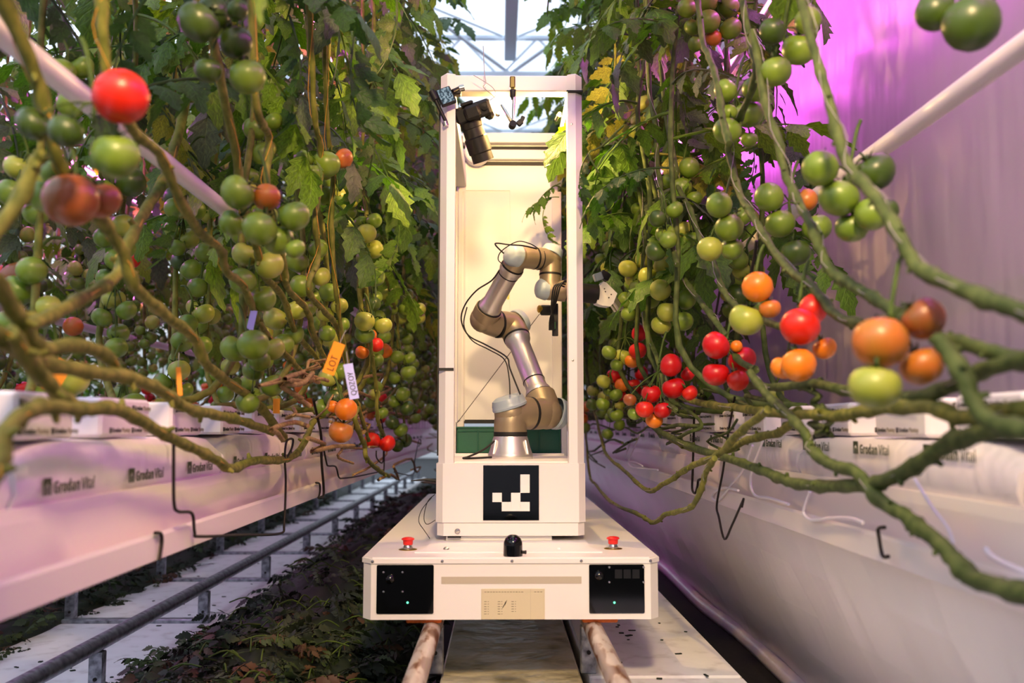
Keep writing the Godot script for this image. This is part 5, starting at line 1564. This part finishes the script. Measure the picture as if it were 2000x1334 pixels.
	T.call("D", "green string of eight tomatoes beside the dark leaves", [[125, 873, 115, "g"], [85, 980, 112, "g"], [15, 945, 82, "g"], [150, 1038, 92, "g"], [75, 1092, 96, "g"], [80, 1205, 128, "p"], [140, 1255, 112, "g"], [65, 1312, 95, "g"]])
	T.call("D", "five fruit green cluster in the middle against the film", [[280, 1070, 142, "g"], [332, 1190, 156, "g"], [402, 1130, 112, "g"], [230, 1300, 140, "p"], [345, 1300, 128, "g"]])
	T.call("D", "five fruit green cluster hanging over the film's lower half", [[535, 1030, 162, "g"], [598, 1170, 162, "g"], [738, 1045, 125, "t"], [790, 1192, 162, "g"], [680, 1320, 160, "d"]])
	T.call("D", "large six fruit green cluster in front of the purple film", [[805, 880, 198, "g"], [900, 1035, 222, "g"], [1095, 900, 216, "d"], [1075, 1120, 185, "g"], [970, 1190, 182, "g"], [1150, 1105, 145, "d"]])
	T.call("D", "blurred dark green pair in the top corner by the wall", [[1595, 130, 310, "d"], [1400, 70, 215, "d"], [1660, -40, 180, "d"]])
	T.call("C", "five light green tomatoes over the purple film near the gripper", [[1705, 366, 118, "p"], [1745, 480, 116, "p"], [1710, 550, 112, "p"], [1826, 530, 112, "g"], [1842, 415, 112, "g"]])
	T.call("E", "three fruit cluster, orange over a large green tomato", [[480, 297, 168, "o"], [545, 410, 118, "t"], [420, 468, 185, "p"]])
	T.call("E", "bright red five fruit cluster in the middle of the wall row", [[260, 602, 152, "c"], [400, 677, 156, "c"], [262, 752, 146, "c"], [378, 785, 118, "r"], [370, 605, 65, "o"]])
	T.call("E", "orange red five fruit cluster before the film", [[700, 507, 212, "r"], [768, 415, 178, "r"], [830, 617, 130, "o"], [695, 706, 184, "o"], [610, 720, 135, "o"]])
	T.call("E", "big blurred four fruit cluster, two reddish over two green", [[1120, 592, 302, "t"], [1350, 465, 235, "b"], [1340, 710, 235, "t"], [1090, 822, 275, "p"]])
	T.call("C", "ten fruit crimson cluster hanging lowest by the wall row", [[1765, 757, 126, "c"], [1778, 877, 126, "c"], [1660, 907, 106, "c"], [1625, 988, 98, "r"], [1720, 992, 98, "c"], [1675, 1047, 92, "o"], [1548, 938, 72, "b"], [1570, 1012, 74, "g"], [1852, 802, 84, "c"], [1862, 902, 86, "r"]])
	T.call("C", "mixed red and green cluster right under the gripper's fingers", [[1600, 590, 92, "c"], [1590, 682, 96, "r"], [1510, 715, 96, "p"], [1440, 692, 86, "g"], [1560, 737, 82, "o"], [1480, 757, 72, "g"]])
	T.call("C", "seven fruit red cluster next to the post below the gripper", [[1465, 815, 82, "c"], [1610, 800, 78, "c"], [1565, 862, 82, "r"], [1505, 862, 76, "o"], [1450, 887, 72, "c"], [1610, 882, 72, "c"], [1500, 915, 62, "c"]])
	T.call("C", "eight fruit green cluster touching the gripper", [[1620, 210, 96, "p"], [1605, 308, 96, "g"], [1555, 342, 82, "g"], [1570, 402, 86, "g"], [1540, 492, 82, "g"], [1625, 465, 102, "g"], [1660, 280, 82, "g"], [1560, 252, 72, "g"]])
	T.call("C", "three green tomatoes beside the post above the gripper", [[1447, 150, 90, "g"], [1510, 110, 86, "g"], [1400, 208, 76, "g"]])
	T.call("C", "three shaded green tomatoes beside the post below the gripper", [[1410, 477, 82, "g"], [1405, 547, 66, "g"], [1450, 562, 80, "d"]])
	T.call("K", "five pale green tomatoes high beside the post", [[1630, 545, 98, "p"], [1595, 637, 92, "p"], [1510, 687, 96, "p"], [1582, 690, 92, "p"], [1650, 610, 72, "p"]])
	T.call("K", "three small yellowish tomatoes high in the leaves by the post", [[1455, 515, 58, "t"], [1465, 567, 58, "p"], [1405, 577, 58, "p"]])
	T.call("K", "small pale tomatoes in the leaves beside the post's middle", [[1418, 990, 62, "t"], [1500, 832, 84, "g"], [1545, 855, 60, "g"]])
	T.call("K", "nine fruit green double cluster beside the leaves over the gripper", [[1590, 1095, 82, "g"], [1680, 1100, 84, "g"], [1715, 1210, 92, "g"], [1640, 1215, 82, "g"], [1810, 1206, 112, "p"], [1790, 1110, 92, "g"], [1850, 985, 82, "g"], [1742, 950, 82, "g"], [1815, 980, 92, "g"]])

# ---------------------------------------------------------------- hooks, drip lines, tags, side shoots
func bent_wire(called: String, label: String, category: String, group: String, x: float, px: Array, r: float, material: String) -> void:
	var pts := []
	for p in px: pts.append(side(p[0], p[1], x))
	var c: Vector3 = pts[0]
	var t := thing(called, label, category, c, group)
	wpart("wire" if called != "drip_line" else "tubing", MB.new().tube(smooth(pts, 5), r, 7), M[material], t)

func build_details() -> void:
	rng.seed = 66
	var H := bent_wire
	var g := "wire stem hooks"
	H.call("stem_hook", "long black wire hook hanging in front of the near slab, its end looped", "hook", g, -0.59, [[339, 868], [339, 930], [340, 984], [348, 999], [375, 1003], [380, 1040], [390, 1048], [470, 1045], [547, 1042], [555, 1021], [558, 940], [556, 894], [560, 862], [572, 858], [570, 875], [560, 895]], 0.0032, "wire_dark")
	H.call("stem_hook", "short bent wire hook over the near gutter's lip", "hook", g, -0.60, [[303, 1041], [314, 1043], [316, 1060], [311, 1095]], 0.0035, "wire_dark")
	H.call("stem_hook", "straight dark wire rod with a hooked foot near the orange tomato", "hook", g, -0.57, [[612, 780], [620, 815], [627, 850], [628, 900], [632, 950], [631, 970], [622, 972]], 0.0042, "wire_dark")
	H.call("stem_hook", "stepped wire hook beside the straight rod under the orange tomato", "hook", g, -0.56, [[632, 875], [638, 905], [642, 910], [656, 912], [662, 932], [672, 934], [700, 930], [748, 920]], 0.003, "wire_dark")
	H.call("stem_hook", "tall wire hook standing in front of the ripe red pair", "hook", g, -0.49, [[735, 880], [736, 895], [748, 902], [748, 850], [742, 825], [745, 820], [750, 860], [750, 915], [748, 918]], 0.003, "wire_dark")
	H.call("stem_hook", "thin wire hook with a peaked end closest to the tower", "hook", g, -0.46, [[770, 922], [806, 927], [810, 900], [818, 860], [822, 862], [818, 872]], 0.0026, "wire_dark")
	H.call("stem_hook", "tiny wire hook on the near gutter's lip beside the straight rod", "hook", g, -0.60, [[617, 943], [624, 945], [625, 960], [622, 972]], 0.0032, "wire_dark")
	H.call("stem_hook", "black wire hook dropping over the wall gutter's lip", "hook", g, 0.64, [[1356, 800], [1355, 850], [1353, 920], [1352, 955], [1358, 963], [1362, 950], [1364, 938], [1372, 936]], 0.004, "wire_dark")
	H.call("stem_hook", "thin wire hook bent into a V below the wall gutter", "hook", g, 0.62, [[1435, 775], [1420, 860], [1412, 920], [1400, 985], [1404, 1010], [1415, 1053], [1430, 1025], [1450, 980], [1452, 976], [1449, 990]], 0.0032, "wire_dark")
	H.call("stem_hook", "small square wire hook on the wall gutter's lip near the picture edge", "hook", g, 0.645, [[1728, 1030], [1716, 1033], [1717, 1050], [1724, 1085], [1735, 1087]], 0.0035, "wire_dark")
	H.call("stem_hook", "upright wire holding the orange and green three fruit cluster", "hook", g, 0.60, [[1478, 470], [1474, 500], [1468, 535], [1480, 545]], 0.0042, "wire_dark")
	H.call("stem_hook", "thin upright wire above the bright red five fruit cluster", "hook", g, 0.60, [[1408, 555], [1402, 590], [1394, 640], [1388, 700]], 0.0032, "wire_dark")
	var d := "white drip lines"
	H.call("drip_line", "white drip line in a wide loop over the wall gutter's lip", "tube", d, 0.66, [[1470, 870], [1450, 920], [1430, 945], [1405, 976], [1392, 974], [1395, 962], [1415, 953], [1442, 958]], 0.0035, "drip_white")
	H.call("drip_line", "white drip line bending into the wall gutter next to the wide loop", "tube", d, 0.66, [[1490, 860], [1470, 915], [1466, 945], [1475, 968], [1500, 972], [1520, 978], [1540, 985]], 0.0035, "drip_white")
	H.call("drip_line", "white drip line hanging in a hook shape over the wall gutter's middle", "tube", d, 0.655, [[1582, 960], [1573, 985], [1570, 1003], [1585, 1016], [1620, 1012], [1660, 1012], [1685, 1021]], 0.0034, "drip_white")
	H.call("drip_line", "thin white drip line dangling near the tower from the wall row's slab", "tube", d, 0.60, [[1250, 848], [1240, 870], [1228, 900], [1233, 912], [1250, 915], [1285, 918]], 0.004, "drip_white")
	H.call("drip_line", "second thin white drip line dangling from the wall row's slab near the tower", "tube", d, 0.60, [[1235, 855], [1224, 885], [1222, 900], [1240, 903], [1255, 910]], 0.003, "drip_white")
	H.call("drip_line", "blurred white drip line end lying in the wall gutter at the picture edge", "tube", d, 0.68, [[1925, 1072], [1935, 1085], [1965, 1102], [2020, 1125]], 0.0042, "drip_white")
	H.call("drip_line", "straight thin white line slanting down the wall row's slab at the edge", "tube", d, 0.66, [[1786, 935], [1820, 990], [1850, 1030], [1862, 1062]], 0.0025, "drip_white")
	# row labels tied to the vines
	for q in [["orange paper row tag with pencilled letters hanging on the near vines", "tag_orange", "LOT", 652, 700, 0.026, 0.07, -0.35, 2.05], ["lilac row tag with pencilled letters hanging over the orange tomato", "tag_lilac", "QOZOY", 686, 745, 0.022, 0.082, 0.2, 2.2], ["small lilac row label deep among the near vines", "tag_lilac", "", 491, 630, 0.016, 0.06, -0.2, 2.3], ["small orange label standing between the printed blocks", "tag_orange", "", 540, 793, 0.018, 0.04, 0.0, 2.6], ["bright orange label leaning behind the near printed block", "tag_orange", "", 112, 735, 0.03, 0.07, -0.5, 1.9], ["narrow orange label standing upright over the near blocks", "tag_orange", "", 350, 745, 0.010, 0.06, 0.1, 2.0]]:
		var at := deep(q[3], q[4], q[8])
		var t := thing("row_tag", q[0], "tag", at, "row tags")
		var b := Basis(Vector3(0, 0, 1), q[7]) * Basis(Vector3.UP, 0.35)
		part("card", MB.new().box(Vector3.ZERO, Vector3(q[5], q[6], 0.0012), 0.0004, b), M[q[1]], t)
		part("tie", MB.new().tube(PackedVector3Array([b * Vector3(0, q[6] * 0.48, 0), b * Vector3(0.004, q[6] * 0.5 + 0.03, -0.01)]), 0.0008, 4), M.twine_white, t)
		if q[2] != "":
			lettering(q[2], q[5] * 0.75, M.print_black, t, b * Vector3(q[5] * 0.05, -q[6] * 0.40, 0.0012), b.y, b.z)
	# leafy side shoots that reach in front of the tower's back panel and post
	var s := thing("leafy_shoot", "leafy green side shoot reaching across the tower's white back panel", "tomato leaf", deep(1108, 372, 3.75), "leafy side shoots")
	var p0 := deep(1108, 372, 3.75)
	part("stem", MB.new().tube(smooth([Vector3(0.12, -0.02, 0), Vector3.ZERO, deep(1085, 362, 3.72) - p0, deep(1070, 375, 3.7) - p0], 3), 0.003, 6), M.stalk_green, s)
	add_leaf(s, deep(1095, 358, 3.72) - p0, PI + 0.1, -0.35, 0.15, M.leaf_green)
	add_leaf(s, deep(1092, 385, 3.72) - p0, PI - 0.3, 0.15, 0.14, M.leaf_green)
	add_leaf(s, deep(1062, 410, 3.7) - p0, PI + 0.6, -1.25, 0.12, M.leaf_bright)
	var s2 := thing("leafy_shoot", "dark leaf hanging against the outer edge of the tower's front post", "tomato leaf", deep(1150, 300, 2.86), "leafy side shoots")
	add_leaf(s2, Vector3.ZERO, PI + 0.2, -0.9, 0.14, M.leaf_dark)
	add_leaf(s2, Vector3(0.03, -0.06, 0), PI * 0.6, -0.7, 0.16, M.leaf_green)
	part("stem", MB.new().tube(smooth([Vector3(0.12, 0.12, -0.1), Vector3(0.04, 0.03, -0.03), Vector3.ZERO, Vector3(0.03, -0.06, 0)], 3), 0.003, 6), M.stalk_green, s2)
	# single large leaves that show on their own
	for q in [["blurred dark leaf hanging in the top corner over the white pipe", 70, -40, 2.0, 0.5, -0.8, 0.24, "leaf_dark"], ["blurred dark leaf beside the stem above the big red tomato", 300, -25, 1.6, 2.6, -0.6, 0.20, "leaf_dark"], ["large bright leaf hanging at the top near the tower", 770, -30, 2.5, 0.3, -1.35, 0.26, "leaf_bright"], ["long dark leaf drooping at the top beside the bright one", 700, 40, 2.4, 2.9, -1.3, 0.28, "leaf_dark"], ["dark leaf drooping over the slender stem at the top", 565, 30, 2.4, 0.2, -1.2, 0.24, "leaf_dark"], ["greyish leaf at the picture edge below the white pipe", -5, 180, 2.3, -0.4, -0.9, 0.26, "leaf_grey"], ["greyish leaf at the picture edge above the brown tomatoes", -10, 300, 2.3, 0.1, -0.8, 0.22, "leaf_grey"], ["pointed green leaf hanging left of the seven fruit cluster", 352, 395, 2.3, 0.0, -1.5, 0.13, "leaf_green"], ["pointed green leaf hanging alone near the tower's edge", 780, 440, 3.0, 1.2, -1.45, 0.17, "leaf_bright"], ["dark veined leaf high near the tower's black edge", 720, 225, 2.7, 0.6, -1.2, 0.22, "leaf_green"], ["dark ragged leaf silhouetted against the purple film", 1470, 280, 2.7, 0.5, -1.3, 0.16, "leaf_dark"], ["dark ragged leaf just below the six fruit green cluster", 1395, 330, 2.9, 2.9, -1.1, 0.18, "leaf_dark"], ["curled greyish leaf among the wall row's top leaves", 1340, 120, 3.0, 1.9, -1.2, 0.24, "leaf_grey"], ["yellowish leaf beside the wall row's top leaves", 1200, 70, 3.2, 1.2, -1.2, 0.26, "leaf_yellow"]]:
		var at := deep(q[1], q[2], q[3])
		var t := thing("hanging_leaf", q[0], "tomato leaf", at, "single large leaves")
		add_leaf(t, Vector3.ZERO, q[4], q[5], q[6] * 1.15, M[q[7]])
